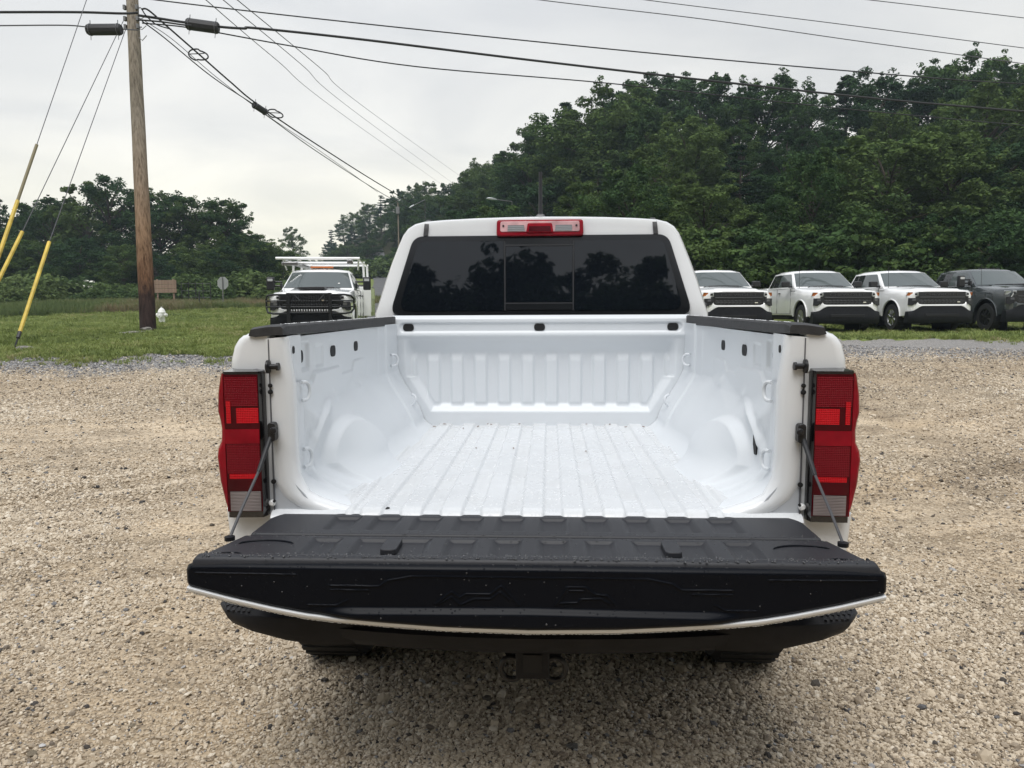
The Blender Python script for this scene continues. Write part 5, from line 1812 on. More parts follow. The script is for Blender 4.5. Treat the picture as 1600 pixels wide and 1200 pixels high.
# service truck with grille guard and ladder rack, left of the foreground truck
def svc_extras(root, h, F):
    MB().prism(rounded_poly([(-.34, 1.335 + h), (.34, 1.335 + h), (.30, 1.365 + h), (-.30, 1.365 + h)], .01, 2), F + .28, F + .9, 'y').build('bonnet_scoop', M['grille_black'], root)
    MB().box((0, F + .27, 1.325 + h), (.62, .03, .045)).build('scoop_mouth', M['dark_hole'], root, bevel=.01)
    gg = MB()
    y = F - .20
    for s in (-1, 1):
        gg.box((s * .50, y, .77 + h), (.085, .05, .88))
        gg.tube([(s * .50, y, 1.165 + h), (s * .86, y, 1.165 + h), (s * 1.00, y + .06, 1.14 + h), (s * 1.06, y + .22, 1.06 + h), (s * 1.06, y + .24, .82 + h), (s * 1.0, y + .08, .72 + h), (s * .86, y, .69 + h), (s * .50, y, .69 + h)], .026, 8)
        for zc in (.86, 1.01):
            gg.tube([(s * .50, y, zc + h), (s * .86, y, zc + h), (s * 1.0, y + .06, zc + h), (s * 1.06, y + .22, zc + h)], .019, 8)
        gg.box((s * .50, y + .12, .62 + h), (.07, .25, .12))
    g_ = gg.build('grille_guard', M['steel_black'], root)
    for zc, rr_ in ((1.185, .026), (.72, .024)):
        MB().tube([(-.50, y, zc + h), (.50, y, zc + h)], rr_, 8).build('guard_bar', M['steel_black'], g_)
    MB().tube([(-.50, y, .86 + h), (.50, y, .86 + h)], .012, 6).build('guard_bar', M['grey_cable'], g_)
    for s in (-1, 1):
        MB().tube([(s * .36, y - .01, 1.17 + h), (s * .22, y - .01, 1.01 + h)], .014, 6).build('guard_brace', M['grey_cable'], g_)
    MB().lathe([(.04, -.0), (.04, -.02), (.0, -.022)], (.33, y - .02, 1.04 + h), 'y', 14).build('guard_badge', M['chrome'], g_)
    msh = MB()
    for i in range(16):
        msh.box((-.46 + i * .0613, y + .02, .95 + h), (.030, .012, .42))
    o = msh.build('guard_mesh', M['grille_black'], g_, smooth=False); tag(o, kind='stuff')
    # utility body and its lockers
    for s in (-1, 1):
        bx_ = MB().box((s * 1.06, 2.05, 1.02 + h), (.34, 2.0, .92)).build('utility_box', M['far_white'], root, bevel=.02)
        for k in range(3):
            MB().box((s * 1.235, 1.42 + .63 * k, 1.06 + h), (.012, .56, .74)).build('locker_door', M['far_white'], bx_, bevel=.004)
    # ladder rack
    rk = MB()
    for y_ in (1.25, 2.9):
        for s in (-1, 1):
            rk.tube([(s * 1.04, y_, 1.45 + h), (s * 1.02, y_, 2.20 + h)], .035, 8)
        rk.tube([(-1.06, y_, 2.20 + h), (1.06, y_, 2.20 + h)], .035, 8)
    for s in (-1, 1):
        rk.tube([(s * 1.02, -.6, 2.20 + h), (s * 1.02, 3.0, 2.20 + h)], .03, 8)
    rk.tube([(-1.20, -.62, 2.22 + h), (1.06, -.62, 2.22 + h)], .040, 8)
    rk.tube([(-1.02, -.60, 2.20 + h), (-.98, -.25, 1.92 + h)], .025, 6).tube([(1.02, -.60, 2.20 + h), (.98, -.25, 1.92 + h)], .025, 6)
    rck = rk.build('ladder_rack', M['far_white'], root)
    for s, x_ in ((-1, -.72), (-1, -.92)):
        MB().tube([(x_, -.70, 2.10 + h), (x_, 3.2, 2.14 + h)], .03, 6).build('ladder_rail', M['alloy'], rck)
    for k in range(13):
        MB().tube([(-.72, -.6 + .3 * k, 2.10 + h), (-.92, -.6 + .3 * k, 2.10 + h)], .016, 6).build('ladder_rung', M['alloy'], rck)
    MB().box((-.80, -.75, 2.06 + h), (.44, .10, .10)).build('ladder_clamp', M['alloy'], rck, bevel=.01)
    MB().box((.80, -.68, 2.12 + h), (.16, .12, .12)).build('ladder_clamp', M['alloy'], rck, bevel=.01)
    MB().box((0, -.35, 1.985 + h), (.62, .09, .05)).build('beacon_bar', M['amber'], root, bevel=.01)
    MB().box((.55, -1.36, 1.50 + h), (.05, .004, .03), Matrix.Rotation(R(-45), 3, 'X')).build('sticker', M['sticker'], root)


sv = build_truck('service_truck', M['far_white'], hd=True, extras=svc_extras, bed=True)
p = at(487, 508, 20.5)
sv.rotation_euler = (0, 0, R(9.5)); sv.scale = (1.07, 1.04, 1.04)
fw_ = Vector((0, 2.93, 0)); fw_.rotate(sv.rotation_euler)
sv.location = (p.x + fw_.x, p.y + fw_.y, float(H(p.x, p.y + 1)) - .31)
tag(sv, 'white service truck with black grille guard and overhead ladder rack on the grass', 'service truck')

# ================================================================== utility pole, cables, guys
def wood_mat(name, cols, dark_to=None):
    mt, nt, b = new_mat(name)
    b.inputs['Roughness'].default_value = .85
    b.inputs['Specular IOR Level'].default_value = .2
    tcn = nt.nodes.new('ShaderNodeTexCoord')
    mp = nt.nodes.new('ShaderNodeMapping'); mp.inputs['Scale'].default_value = (14, 14, .55)
    nt.links.new(tcn.outputs['Object'], mp.inputs['Vector'])
    n = noise_node(nt, 1.5, 8, .65, vec=mp.outputs[0])
    c = ramp(nt, n.outputs['Fac'], [(.25, cols[0]), (.5, cols[1]), (.75, cols[2])])
    src = c.outputs['Color']
    n2 = noise_node(nt, .9, 4)
    sx = nt.nodes.new('ShaderNodeSeparateXYZ'); nt.links.new(tcn.outputs['Object'], sx.inputs[0])
    if dark_to:
        # creosote-stained foot, ragged upper edge
        ad = nt.nodes.new('ShaderNodeMath'); ad.operation = 'MULTIPLY_ADD'; ad.inputs[1].default_value = 1.3; 
        nt.links.new(n.outputs['Fac'], ad.inputs[0]); nt.links.new(sx.outputs['Z'], ad.inputs[2])
        k = ramp(nt, ad.outputs[0], [(.0, (1, 1, 1)), (1, (0, 0, 0))])
        mr = nt.nodes.new('ShaderNodeMapRange'); mr.inputs['From Min'].default_value = dark_to[0]; mr.inputs['From Max'].default_value = dark_to[1]
        nt.links.new(ad.outputs[0], mr.inputs['Value'])
        st_ = ramp(nt, mr.outputs[0], [(0, (.030, .022, .022)), (.20, (.045, .028, .024)), (.30, (.15, .080, .045)), (.5, (.27, .175, .11)), (.75, (.28, .22, .165)), (1, (.27, .235, .19))])
        mm = nt.nodes.new('ShaderNodeMix'); mm.data_type = 'RGBA'; mm.blend_type = 'MULTIPLY'; mm.inputs['Factor'].default_value = 1
        grain = ramp(nt, n.outputs['Fac'], [(.32, (.35, .33, .31)), (.47, (.85, .84, .82)), (.62, (1.15, 1.15, 1.15))])
        nt.links.new(st_.outputs['Color'], mm.inputs[6]); nt.links.new(grain.outputs['Color'], mm.inputs[7])
        src = mm.outputs[2]
    nt.links.new(src, b.inputs['Base Color'])
    bump(nt, b, n.outputs['Fac'], .8, .02)
    return mt


M['pole_wood'] = wood_mat('pole_wood', [(.12, .09, .07), (.27, .21, .16), (.36, .30, .24)], (.3, 6.5))
M['cable'] = mat('cable_black', (.02, .02, .022), .6)
M['wire'] = mat('wire_grey', (.10, .10, .11), .5)
M['guard_yellow'] = mat('guard_yellow', (.62, .45, .07), .5, var=.25, vscale=4)
M['guard_dull'] = mat('guard_dull', (.20, .17, .09), .6)
M['rock'] = mat('rock_grey', (.28, .265, .24), .85, var=.45, vscale=9, bmp=.8, bscale=30, bdist=.03)
M['iron_white'] = mat('hydrant_white', (.80, .80, .77), .45, var=.06, vscale=8)
M['board'] = wood_mat('board_wood', [(.16, .11, .08), (.27, .19, .14), (.33, .26, .19)])
M['sign_back'] = mat('sign_back', (.36, .37, .38), .4, metal=.6, var=.08)
M['post_steel'] = mat('post_steel', (.20, .20, .20), .5, metal=.5)

M['rock_tan'] = mat('rock_tan', (.33, .27, .19), .85, var=.4, vscale=30, bmp=.8, bscale=60, bdist=.01)
PB = at(231.5, 515, 21)
PT = at(206.5, -4, 21.8)
axis = (PT - PB).normalized()
pl = MB()
rings = []
for k in range(22):
    t_ = -.02 + 1.12 * k / 21
    c = PB.lerp(PT, t_)
    rad = .208 - .050 * t_
    rings.append([c + Vector((math.cos(2 * math.pi * j / 20), math.sin(2 * math.pi * j / 20), 0)) * rad * (1 + .03 * math.sin(3 * j + k * .7)) for j in range(20)])
vsr = [[v - PB for v in r_] for r_ in rings]
pole = pl.loft(vsr).build('utility_pole', M['pole_wood'], None)
pole.location = PB
tag(pole, 'tall weathered brown wooden utility pole with a dark stained foot on the grass', 'utility pole')
for t_, an in ((.965, .4), (.93, .3), (.905, .2)):
    c = PB.lerp(PT, t_) - PB
    b = MB().tube([c + Vector((-.26, -.05, 0)), c + Vector((.26, -.05, 0))], .018, 8).box(c + Vector((.18, -.1, 0)), (.06, .10, .12)).box(c + Vector((-.18, -.1, 0)), (.06, .10, .12))
    b.build('cable_clamp', M['post_steel'], pole)
for k in range(3):
    c = PB.lerp(PT, .93 - .03 * k) - PB
    MB().tube([c + Vector((.17, -.06, .02)), c + Vector((.30, -.12, -.02 - .03 * k)), c + Vector((.42, -.10, .06))], .012, 6).build('eye_bolt', M['post_steel'], pole)


def cable(pts, rad, label, mname='cable', sag=0, group=None, name='overhead_cable', n=60, parent=None):
    """smooth hanging line through photographed points"""
    P = [Vector(p) for p in pts]
    o_ = []
    if len(P) == 2:
        for i in range(n + 1):
            t_ = i / n
            v = P[0].lerp(P[1], t_); v.z -= sag * 4 * t_ * (1 - t_)
            o_.append(v)
    else:
        # Catmull-Rom
        Q = [P[0] * 2 - P[1]] + P + [P[-1] * 2 - P[-2]]
        seg = max(3, n // (len(P) - 1))
        for i in range(1, len(Q) - 2):
            for k in range(seg):
                t_ = k / seg
                a_, b_, c_, d_ = Q[i - 1], Q[i], Q[i + 1], Q[i + 2]
                o_.append(.5 * ((2 * b_) + (c_ - a_) * t_ + (2 * a_ - 5 * b_ + 4 * c_ - d_) * t_ ** 2 + (3 * b_ - a_ - 3 * c_ + d_) * t_ ** 3))
        o_.append(P[-1])
    c = MB().tube(o_, rad, 6).build(name, M[mname], parent)
    if label: tag(c, label, 'cable' if 'guy' not in name else 'guy wire', group)
    return c


# heavy line with its splice case
hv = cable([at(216, 24, 21), at(250, 29, 21.1), at(282, 34, 21.2), at(345, 42, 21.3), at(382, 44.5, 21.5), at(400, 44, 21.6), at(560, 61, 22.2), at(830, 94, 23.5), at(1100, 125, 25), at(1380, 155, 26.5), at(1600, 174, 28), at(1800, 190, 30)], .034,
           'thick black overhead cable running from the pole across to the right', n=120)
cable([at(216, 31, 20.9), at(252, 34, 20.95), at(284, 38.5, 21.0), at(300, 40, 21.1)], .022, None, parent=hv, name='second_strand')


def splice(a, b, rad, label, straps=2):
    a, b = Vector(a), Vector(b)
    d = b - a
    ax = d.normalized(); up = Vector((0, 0, 1)); up = (up - ax * up.dot(ax)).normalized(); sd = ax.cross(up)
    rg = []
    for t_, k in ((0, .80), (.03, .97), (.08, 1.0), (.5, 1.0), (.92, 1.0), (.97, .97), (1, .80)):
        rg.append([a + d * t_ + (up * math.cos(q) * (1 if abs(math.cos(q)) > .3 else 1) + sd * math.sin(q)) * rad * k for q in [2 * math.pi * (j + .5) / 10 for j in range(10)]])
    o = MB().loft(rg).build('splice_case', M['cable'], None, angle=30)
    tag(o, label, 'splice case', 'splice cases on the overhead cables')
    for k in range(straps):
        c = a + d * ((k + .5) / straps if straps > 1 else .5)
        c = a + d * (.10 if k == 0 else .90)
        pts = [c + (up * math.cos(q) + sd * math.sin(q)) * rad * 1.03 for q in np.linspace(0, 2 * math.pi, 13)[:-1]]
        MB().tube(pts, .012, 6, closed=True).tube([c + up * rad, c + up * (rad + .10)], .010, 6).tube([c - up * rad, c - up * (rad + .12)], .008, 6).build('strap', M['wire'], o)
    return o


splice(at(291, 37, 21.2), at(342, 44, 21.3), .155, 'black cylindrical splice case on the thick cable right of the pole')
splice(at(136, 46.5, 20.6), at(190, 46, 20.6), .145, 'black cylindrical splice case on the cable left of the pole')
cable([at(216, 20, 21), at(190, 21, 20.9), at(120, 19, 20.4), at(0, 19, 19.6), at(-200, 20, 18)], .032, 'thick black overhead cable running left from the pole near its top')
cable([at(216, 47, 21), at(190, 45.5, 20.7), at(136, 42, 20.6), at(100, 39.5, 20.4), at(0, 40, 19.6), at(-200, 42, 18)], .018, 'thin overhead cable left of the pole carrying a splice case', 'wire')
cable([at(222, 36, 21), at(300, 44, 21.2), at(450, 71, 22), at(650, 104, 23), at(960, 131, 25), at(1300, 168, 27), at(1600, 196, 29), at(1800, 212, 31)], .018, 'thin overhead cable just below the thick black one on the right')
cable([at(150, -14, 26), at(245, 0, 26), at(440, 23, 26), at(720, 53, 26), at(1080, 89, 26), at(1460, 122, 27), at(1600, 131, 28), at(1800, 143, 30)], .021, 'long thin wire crossing above the thick cable toward the right', 'cable')
cable([at(700, -22, 26), at(845, 0, 26), at(1100, 30, 26), at(1340, 64, 27), at(1553, 93, 28), at(1800, 128, 29)], .015, 'faint wire crossing the upper right sky, lowest of three', 'wire')
cable([at(860, -22, 27), at(1010, 0, 27), at(1300, 36, 27), at(1600, 75, 28), at(1800, 101, 29)], .014, 'faint wire crossing the upper right sky, middle of three', 'wire')
cable([at(1200, -18, 27), at(1360, 0, 27), at(1600, 28, 28), at(1800, 52, 29)], .014, 'faint wire in the very top right corner of the sky', 'wire')
for k, (a_, b_, c_, d_) in enumerate((((285, -34), (322, 0), (430, 92), (690, 288)), ((312, -34), (349, 0), (470, 100), (710, 288)), ((336, -30), (371, 0), (500, 106), (740, 290)))):
    cable([at(*a_, 24), at(*b_, 27), at(*c_, 40), at(545 + 22 * k, 186 - 2 * k, 72), at(*d_, 190)], [.011 + .055 * (i / 63) ** 2.2 for i in range(64)][:1] and .017, 'thin pale wire of three sloping down to the distant hill, %s' % ('leftmost', 'middle one', 'rightmost')[k], 'wire', n=63)
# service drop with two slack loops
dropP = [at(221, 14, 20.9), at(232, 16, 20.9), at(262, 42, 21.4), at(310, 84, 22.3), at(360, 128, 23.5), at(405, 165, 25), at(500, 229, 30), at(600, 292, 40), at(664, 328, 58), at(712, 347, 90)]
dr = cable(dropP, .024, 'black service cable dropping from the pole to the right with slack loops', n=100)
cable([at(221, 13, 20.9), at(228, 24, 21), at(244, 38, 21.2), at(268, 46, 21.3)], .018, None, parent=dr, name='drip_loop')
cable([at(222, 33, 20.9), at(258, 60, 21.4), at(330, 119, 22.7), at(396, 163, 24.6)], .016, 'thin messenger wire under the sloping service cable')
cable([at(222, 30, 20.9), at(270, 62, 21.5), at(340, 122, 23), at(420, 182, 26), at(500, 236, 30), at(590, 300, 42)], .010, 'thinnest wire under the sloping service cable', 'wire')
cable([at(416, 180, 25.4), at(500, 240, 30.2), at(600, 304, 41), at(650, 330, 55)], .016, 'lower strand of the sloping service cable past the small splice', 'wire')
for (cx, cy), D_, a_, b_, rot_, nm in (((310, 86), 22.3, .29, .145, -.22, 'upper'), ((430, 178), 25.6, .27, .12, -.30, 'lower')):
    ctr = at(cx, cy, D_)
    ex = Vector(_r) * math.cos(rot_) + Vector(_u) * math.sin(rot_)
    ey = -Vector(_r) * math.sin(rot_) + Vector(_u) * math.cos(rot_)
    dp = Vector(_f) * .1
    pts = [ctr + ex * a_ * math.cos(q) + ey * b_ * math.sin(q) * (1.15 if math.cos(q) < 0 else .9) for q in np.linspace(0, 2 * math.pi, 30)[:-1]]
    lp = MB().tube(pts, .022, 6, closed=True)
    lp.tube([ctr - ex * a_ * .95 + ey * -.03, ctr + ex * .05 + ey * .05, ctr + ex * a_ * .55 + ey * b_ * .6], .013, 6)
    o = lp.build('slack_loop', M['cable'], dr)
o = splice(at(396, 163, 24.8), at(416, 176, 25.3), .105, 'small black splice case on the sloping service cable', 2)

# guy wires with yellow guards
gx_ = M['guard_yellow']
for (top, mid, bot, lab, extra, D0, D1) in ((((140, -14)), (57.5, 226), (-26, 470), 'guy wire nearest the left edge with a long two tone guard', True, 20.6, 17.2),
                                             (((194, 30)), (35, 362), (-12, 458), 'guy wire whose short yellow guard leaves the left edge', False, 20.8, 17.0),
                                             (((197, 44)), (77, 378), (28, 528), 'guy wire with a yellow guard reaching the ground by a rock', False, 20.8, 16.6)):
    a_ = at(*top, D0); c_ = at(*bot, D1)
    # the guard lies on the straight wire
    k = (mid[1] - top[1]) / (bot[1] - top[1])
    b_ = a_.lerp(c_, k + (1 - k) * .0)
    b_ = at(mid[0], mid[1], D0 + (D1 - D0) * k)
    g = MB().tube([a_, b_, c_], .0095, 6).build('guy_wire', M['wire'], None)
    tag(g, lab, 'guy wire', 'guy wires of the utility pole')
    if extra:
        m_ = b_.lerp(c_, .38)
        MB().tube([b_, m_], .036, 8).build('guard_sleeve', M['guard_dull'], g)
        MB().tube([m_, c_.lerp(b_, .02)], .044, 8).build('guard_sleeve', gx_, g)
    else:
        MB().tube([b_, c_.lerp(b_, .06)], .041, 8).build('guard_sleeve', gx_, g)
    MB().tube([c_.lerp(b_, .07), c_], .04, 8).tube([c_, c_ + (c_ - b_).normalized() * .35], .018, 6).build('anchor_rod', M['steel_black'], g)


def rock(name, loc, size, seed, label, rot=0., sub=3, m_='rock'):
    me = stone_mesh(name, seed, sub)
    me.materials.append(M[m_])
    me.polygons.foreach_set('use_smooth', [False] * len(me.polygons))
    o = bpy.data.objects.new(name, me)
    COL.objects.link(o)
    o.location = loc; o.scale = size; o.rotation_euler = (0, 0, rot)
    if label: tag(o, label, 'rock')
    return o


p = at(37, 537, 16.2); rock('rock', (p.x, p.y, float(H(p.x, p.y)) + .08), (.21, .16, .12), 3, 'grey rock at the foot of the yellow guy wire guard', .2)
p = at(50, 536, 16.3); rock('rock', (p.x, p.y, float(H(p.x, p.y)) + .05), (.12, .1, .07), 8, 'smaller grey rock right beside the rock at the guy wire', .9)
p = at(228, 514, 20.6); rock('rock', (p.x, p.y, float(H(p.x, p.y)) + .10), (.16, .13, .12), 5, 'pale rounded rock leaning against the foot of the utility pole', 1.)
p = at(212, 517, 20.4); rock('rock', (p.x, p.y, float(H(p.x, p.y)) + .05), (.42, .16, .07), 6, 'long low slab of stone left of the pole foot', .1)
p = at(195, 520, 20.2); rock('rock', (p.x, p.y, float(H(p.x, p.y)) + .04), (.2, .14, .05), 7, 'flat dark stone at the far left of the stones by the pole', .5)

# hydrant
p = at(253.5, 505.5, 33.6)
hy = empty('fire_hydrant', (p.x, p.y, float(H(p.x, p.y)) - .0 if abs(float(H(p.x, p.y)) - p.z) > .4 else p.z), label='white fire hydrant standing on the grass just right of the utility pole', cat='fire hydrant')
MB().lathe([(.17, 0), (.17, .04), (.125, .05), (.12, .30), (.13, .32), (.13, .42), (.15, .43), (.15, .46), (.12, .47)], n=24).build('barrel', M['iron_white'], hy)
MB().lathe([(.16, .46), (.16, .485), (.145, .50), (.13, .56), (.10, .61), (.055, .645), (.035, .65), (.035, .70), (.0, .705)], n=24).build('bonnet', M['iron_white'], hy)
for s in (-1, 1):
    MB().lathe([(.065, s * .10), (.065, s * .17), (.082, s * .175), (.082, s * .215), (.035, s * .22), (.03, s * .255), (0, s * .256)], (0, 0, .36), 'x', 18).build('hose_outlet', M['iron_white'], hy)
MB().lathe([(.085, -.10), (.085, -.17), (.105, -.175), (.105, -.22), (.04, -.225), (.035, -.26), (0, -.262)], (0, 0, .34), 'y', 20).build('pumper_outlet', M['iron_white'], hy)
hy.scale = (1.03, 1.03, 1.03)

# stop sign seen from behind
p = at(349, 474, 46)
ss_ = empty('road_sign', (p.x, p.y, p.z), R(-12), label='grey unpainted back of an octagonal road sign on a thin post', cat='road sign')
MB().tube([(0, 0, -.6), (0, 0, 1.55)], .032, 6).build('post', M['post_steel'], ss_)
octo = [(.40 * math.cos(math.pi / 8 + math.pi / 4 * k), 1.20 + .40 * math.sin(math.pi / 8 + math.pi / 4 * k)) for k in range(8)]
MB().prism(octo, .03, .045, 'y').build('sign_plate', M['sign_back'], ss_, smooth=False)
# wooden board sign
p = at(259, 474, 48)
sb = empty('board_sign', (p.x, p.y, p.z), R(-6), label='weathered brown wooden board sign on posts behind the utility pole', cat='sign')
for k in range(3):
    MB().box((0, 0, .78 + .265 * k), (1.55, .05, .255)).build('plank', M['board'], sb, bevel=.01)
for x_ in (-.55, .55):
    MB().box((x_, .06, .5), (.09, .07, 2.0)).build('post', M['board'], sb)
# wire fence stakes
p0 = at(285, 476, 50); p1 = at(330, 477, 47)
fe = empty('wire_fence', (0, 0, 0), label='sagging wire fence on thin dark stakes between board and octagonal sign', cat='fence')
for k in range(5):
    q = p0.lerp(p1, k / 4)
    z0_ = float(H(q.x, q.y))
    MB().tube([(q.x, q.y, z0_ - .3), (q.x, q.y, z0_ + 1.45)], .03, 6).build('stake', M['grille_black'], fe)
for zz2 in (.5, .9, 1.35):
    MB().tube([(p0.lerp(p1, t_).x, p0.lerp(p1, t_).y, float(H(p0.lerp(p1, t_).x, p0.lerp(p1, t_).y)) + zz2) for t_ in np.linspace(0, 1, 9)], .012, 5).build('strand', M['wire'], fe)
q = at(312, 476, 44)
st_ = MB().tube([(q.x, q.y, float(H(q.x, q.y)) - .2), (q.x, q.y, float(H(q.x, q.y)) + 1.0)], .045, 6).build('marker_stake', M['grille_black'], None)
tag(st_, 'short dark stake standing in the weeds left of the octagonal sign', 'stake')

# far street lamps and a far pole on the road
M['bark_dark'] = mat('dark_post', (.05, .05, .045), .8)
M['lamp_head'] = mat('lamp_head', (.62, .64, .65), .4)
for (hx, hy_), (ax_, ay_), D_, lab in (((770, 311), (800, 315), 62, 'grey street lamp head reaching left in front of the dark wooded hill'),
                                       ((645, 321.5), (664, 312), 92, 'small street lamp over the road left of the cab roof, far away')):
    hd_ = at(hx, hy_, D_); ar = at(ax_, ay_, D_ + 1)
    lp = empty('street_lamp', (ar.x, ar.y, float(H(ar.x, ar.y))), label=lab, cat='street lamp')
    o0 = Vector(lp.location)
    MB().tube([Vector((0, 0, -.5)), ar - o0 + Vector((0, 0, -.4))], [.07, .045], 8).build('post', M['bark_dark'], lp)
    MB().tube([ar - o0 + Vector((0, 0, -.5)), ar - o0, hd_ - o0], .035, 6).build('arm', M['post_steel'], lp)
    dd = (hd_ - ar).normalized()
    c = hd_ - o0
    MB().loft([[c + dd * t_ + Vector((0, 0, .10 * k)) * s_ + Vector((dd.y, -dd.x, 0)) * .16 * k * q for s_, q in ((1, 0), (.4, 1), (-.6, .8), (-.6, -.8), (.4, -1))] for t_, k in ((-.35, .5), (0, 1), (.35, 1), (.55, .4))]).build('lamp_head', M['lamp_head'], lp)
q = at(624, 432, 105)
fp = MB().tube([(q.x, q.y, float(H(q.x, q.y)) - .5), (q.x, q.y, at(624, 318, 105).z)], [.11, .08], 8).build('distant_utility_pole', M['pole_wood'], None)
tag(fp, 'distant utility pole standing before the trees left of the cab', 'utility pole')
MB().box((q.x, q.y - .2, at(624, 330, 105).z), (.5, .3, .9)).build('transformer', M['post_steel'], fp)

# road climbing away on the left, with its verge line
def ribbon(name, center, width, lift, material, n=60):
    P = [Vector(c) for c in center]
    L_, R_ = [], []
    out_ = []
    for i in range(n + 1):
        t_ = i / n * (len(P) - 1); k = min(int(t_), len(P) - 2); f_ = t_ - k
        Q = [P[max(k - 1, 0)], P[k], P[k + 1], P[min(k + 2, len(P) - 1)]]
        a_, b_, c_, d_ = Q
        out_.append(.5 * ((2 * b_) + (c_ - a_) * f_ + (2 * a_ - 5 * b_ + 4 * c_ - d_) * f_ ** 2 + (3 * b_ - a_ - 3 * c_ + d_) * f_ ** 3))
    vs, fs = [], []
    for i, p_ in enumerate(out_):
        t_ = (out_[min(i + 1, n)] - out_[max(i - 1, 0)]); t_.z = 0; t_.normalize()
        nrm_ = Vector((-t_.y, t_.x, 0))
        for j in range(7):
            q_ = p_ + nrm_ * width * (j / 6 - .5)
            vs.append((q_.x, q_.y, float(H(q_.x, q_.y)) + lift))
    for i in range(n):
        for j in range(6):
            fs.append((i * 7 + j, i * 7 + j + 1, (i + 1) * 7 + j + 1, (i + 1) * 7 + j))
    return mesh_obj(name, vs, fs, material, None, angle=180)


M['asphalt'] = mat('road_asphalt', (.10, .10, .10), .85, var=.2, vscale=.8)
c0 = [at(530, 490, 30), at(578, 478, 45), at(594, 465, 62), at(602, 452, 85), at(600, 442, 110), at(585, 428, 150)]
rd_o = ribbon('road', [(c.x, c.y, 0) for c in c0], 3.0, .16, M['asphalt']); tag(rd_o, kind='structure')
l0 = [at(-300, 476, 46), at(0, 476.5, 46.5), at(120, 476.5, 47), at(260, 477, 47), at(400, 478, 46)]
r2 = ribbon('lane', [(c.x, c.y, 0) for c in l0], 3.0, .12, M['asphalt']); tag(r2, kind='structure')

# single larger stones on the lot
big = [(895, 1168, .032), (930, 1182, .022), (878, 1185, .016), (1062, 1140, .013), (988, 1056, .016), (1305, 862, .020), (1275, 850, .016), (1188, 788, .014), (268, 1002, .016), (95, 982, .016), (64, 979, .012), (300, 1138, .015), (288, 1118, .014), (350, 1085, .02),
       (50, 1180, .03), (1490, 1120, .016), (1420, 935, .016), (1415, 885, .014), (120, 1000, .014), (205, 1135, .018), (180, 1106, .02), (1440, 700, .018), (1170, 1150, .015), (560, 1130, .016)]
for i, (px_, py_, sz) in enumerate(big):
    d_ = _f * FPX + _r * (px_ - 800) - _u * (py_ - 600)
    k = -CAM[2] / d_[2]
    q = CAM + d_ * k
    zz2 = float(H(q[0], q[1], True))
    q = CAM + d_ * ((zz2 - CAM[2]) / d_[2])
    o = rock('loose_stone', (q[0], q[1], zz2 + sz * .15), (sz * .8, sz * .7, sz * .5), 200 + i % 6, None, i * 1.3, 2, 'rock_tan' if i % 3 else 'rock')
    tag(o, '%s loose stone on the gravel, %s' % ('tan' if i % 3 else 'grey', 'left of the truck' if px_ < 340 else 'right of the truck' if px_ > 1340 or py_ < 870 else 'under the tailgate'), 'stone', 'larger stones scattered on the gravel lot')

# ================================================================== trees and shrubs
def leaf_mat(name, cols, translucent=.22):
    mt, nt, b = new_mat(name)
    b.inputs['Roughness'].default_value = .85
    b.inputs['Specular IOR Level'].default_value = .08
    oi = nt.nodes.new('ShaderNodeObjectInfo')
    n = noise_node(nt, .55, 4, .6)
    ad = nt.nodes.new('ShaderNodeMath'); ad.operation = 'MULTIPLY_ADD'; ad.inputs[1].default_value = .62
    nt.links.new(oi.outputs['Random'], ad.inputs[0]); nt.links.new(n.outputs['Fac'], ad.inputs[2])
    c = ramp(nt, ad.outputs[0], [(.28, cols[0]), (.55, cols[1]), (.80, cols[2]), (1.0, cols[3])])
    at_ = nt.nodes.new('ShaderNodeAttribute'); at_.attribute_name = 'leaf'
    t = ramp(nt, at_.outputs['Fac'], [(0, (.74, .74, .74)), (.5, (1, 1, 1)), (1, (1.22, 1.22, 1.12))])
    mm = nt.nodes.new('ShaderNodeMix'); mm.data_type = 'RGBA'; mm.blend_type = 'MULTIPLY'; mm.inputs['Factor'].default_value = 1
    nt.links.new(c.outputs['Color'], mm.inputs[6]); nt.links.new(t.outputs['Color'], mm.inputs[7])
    nt.links.new(mm.outputs[2], b.inputs['Base Color'])
    tr = nt.nodes.new('ShaderNodeBsdfTranslucent')
    nt.links.new(mm.outputs[2], tr.inputs['Color'])
    ms = nt.nodes.new('ShaderNodeMixShader'); ms.inputs[0].default_value = translucent
    nt.links.new(b.outputs[0], ms.inputs[1]); nt.links.new(tr.outputs[0], ms.inputs[2])
    nt.links.new(ms.outputs[0], nt.nodes['Material Output'].inputs['Surface'])
    return mt


M['leaf'] = leaf_mat('broad_leaves', [(.022, .044, .024), (.032, .066, .029), (.050, .092, .034), (.088, .132, .042)])
M['needle'] = leaf_mat('pine_needles', [(.018, .036, .024), (.026, .050, .028), (.037, .064, .033), (.050, .080, .036)], .12)
M['shrub_leaf'] = leaf_mat('shrub_leaves', [(.050, .085, .036), (.068, .110, .042), (.09, .135, .050), (.12, .16, .06)], .25)
M['blossom'] = mat('white_blossom', (.70, .70, .62), .7)
M['bark'] = wood_mat('bark', [(.03, .026, .022), (.075, .062, .05), (.12, .10, .085)])


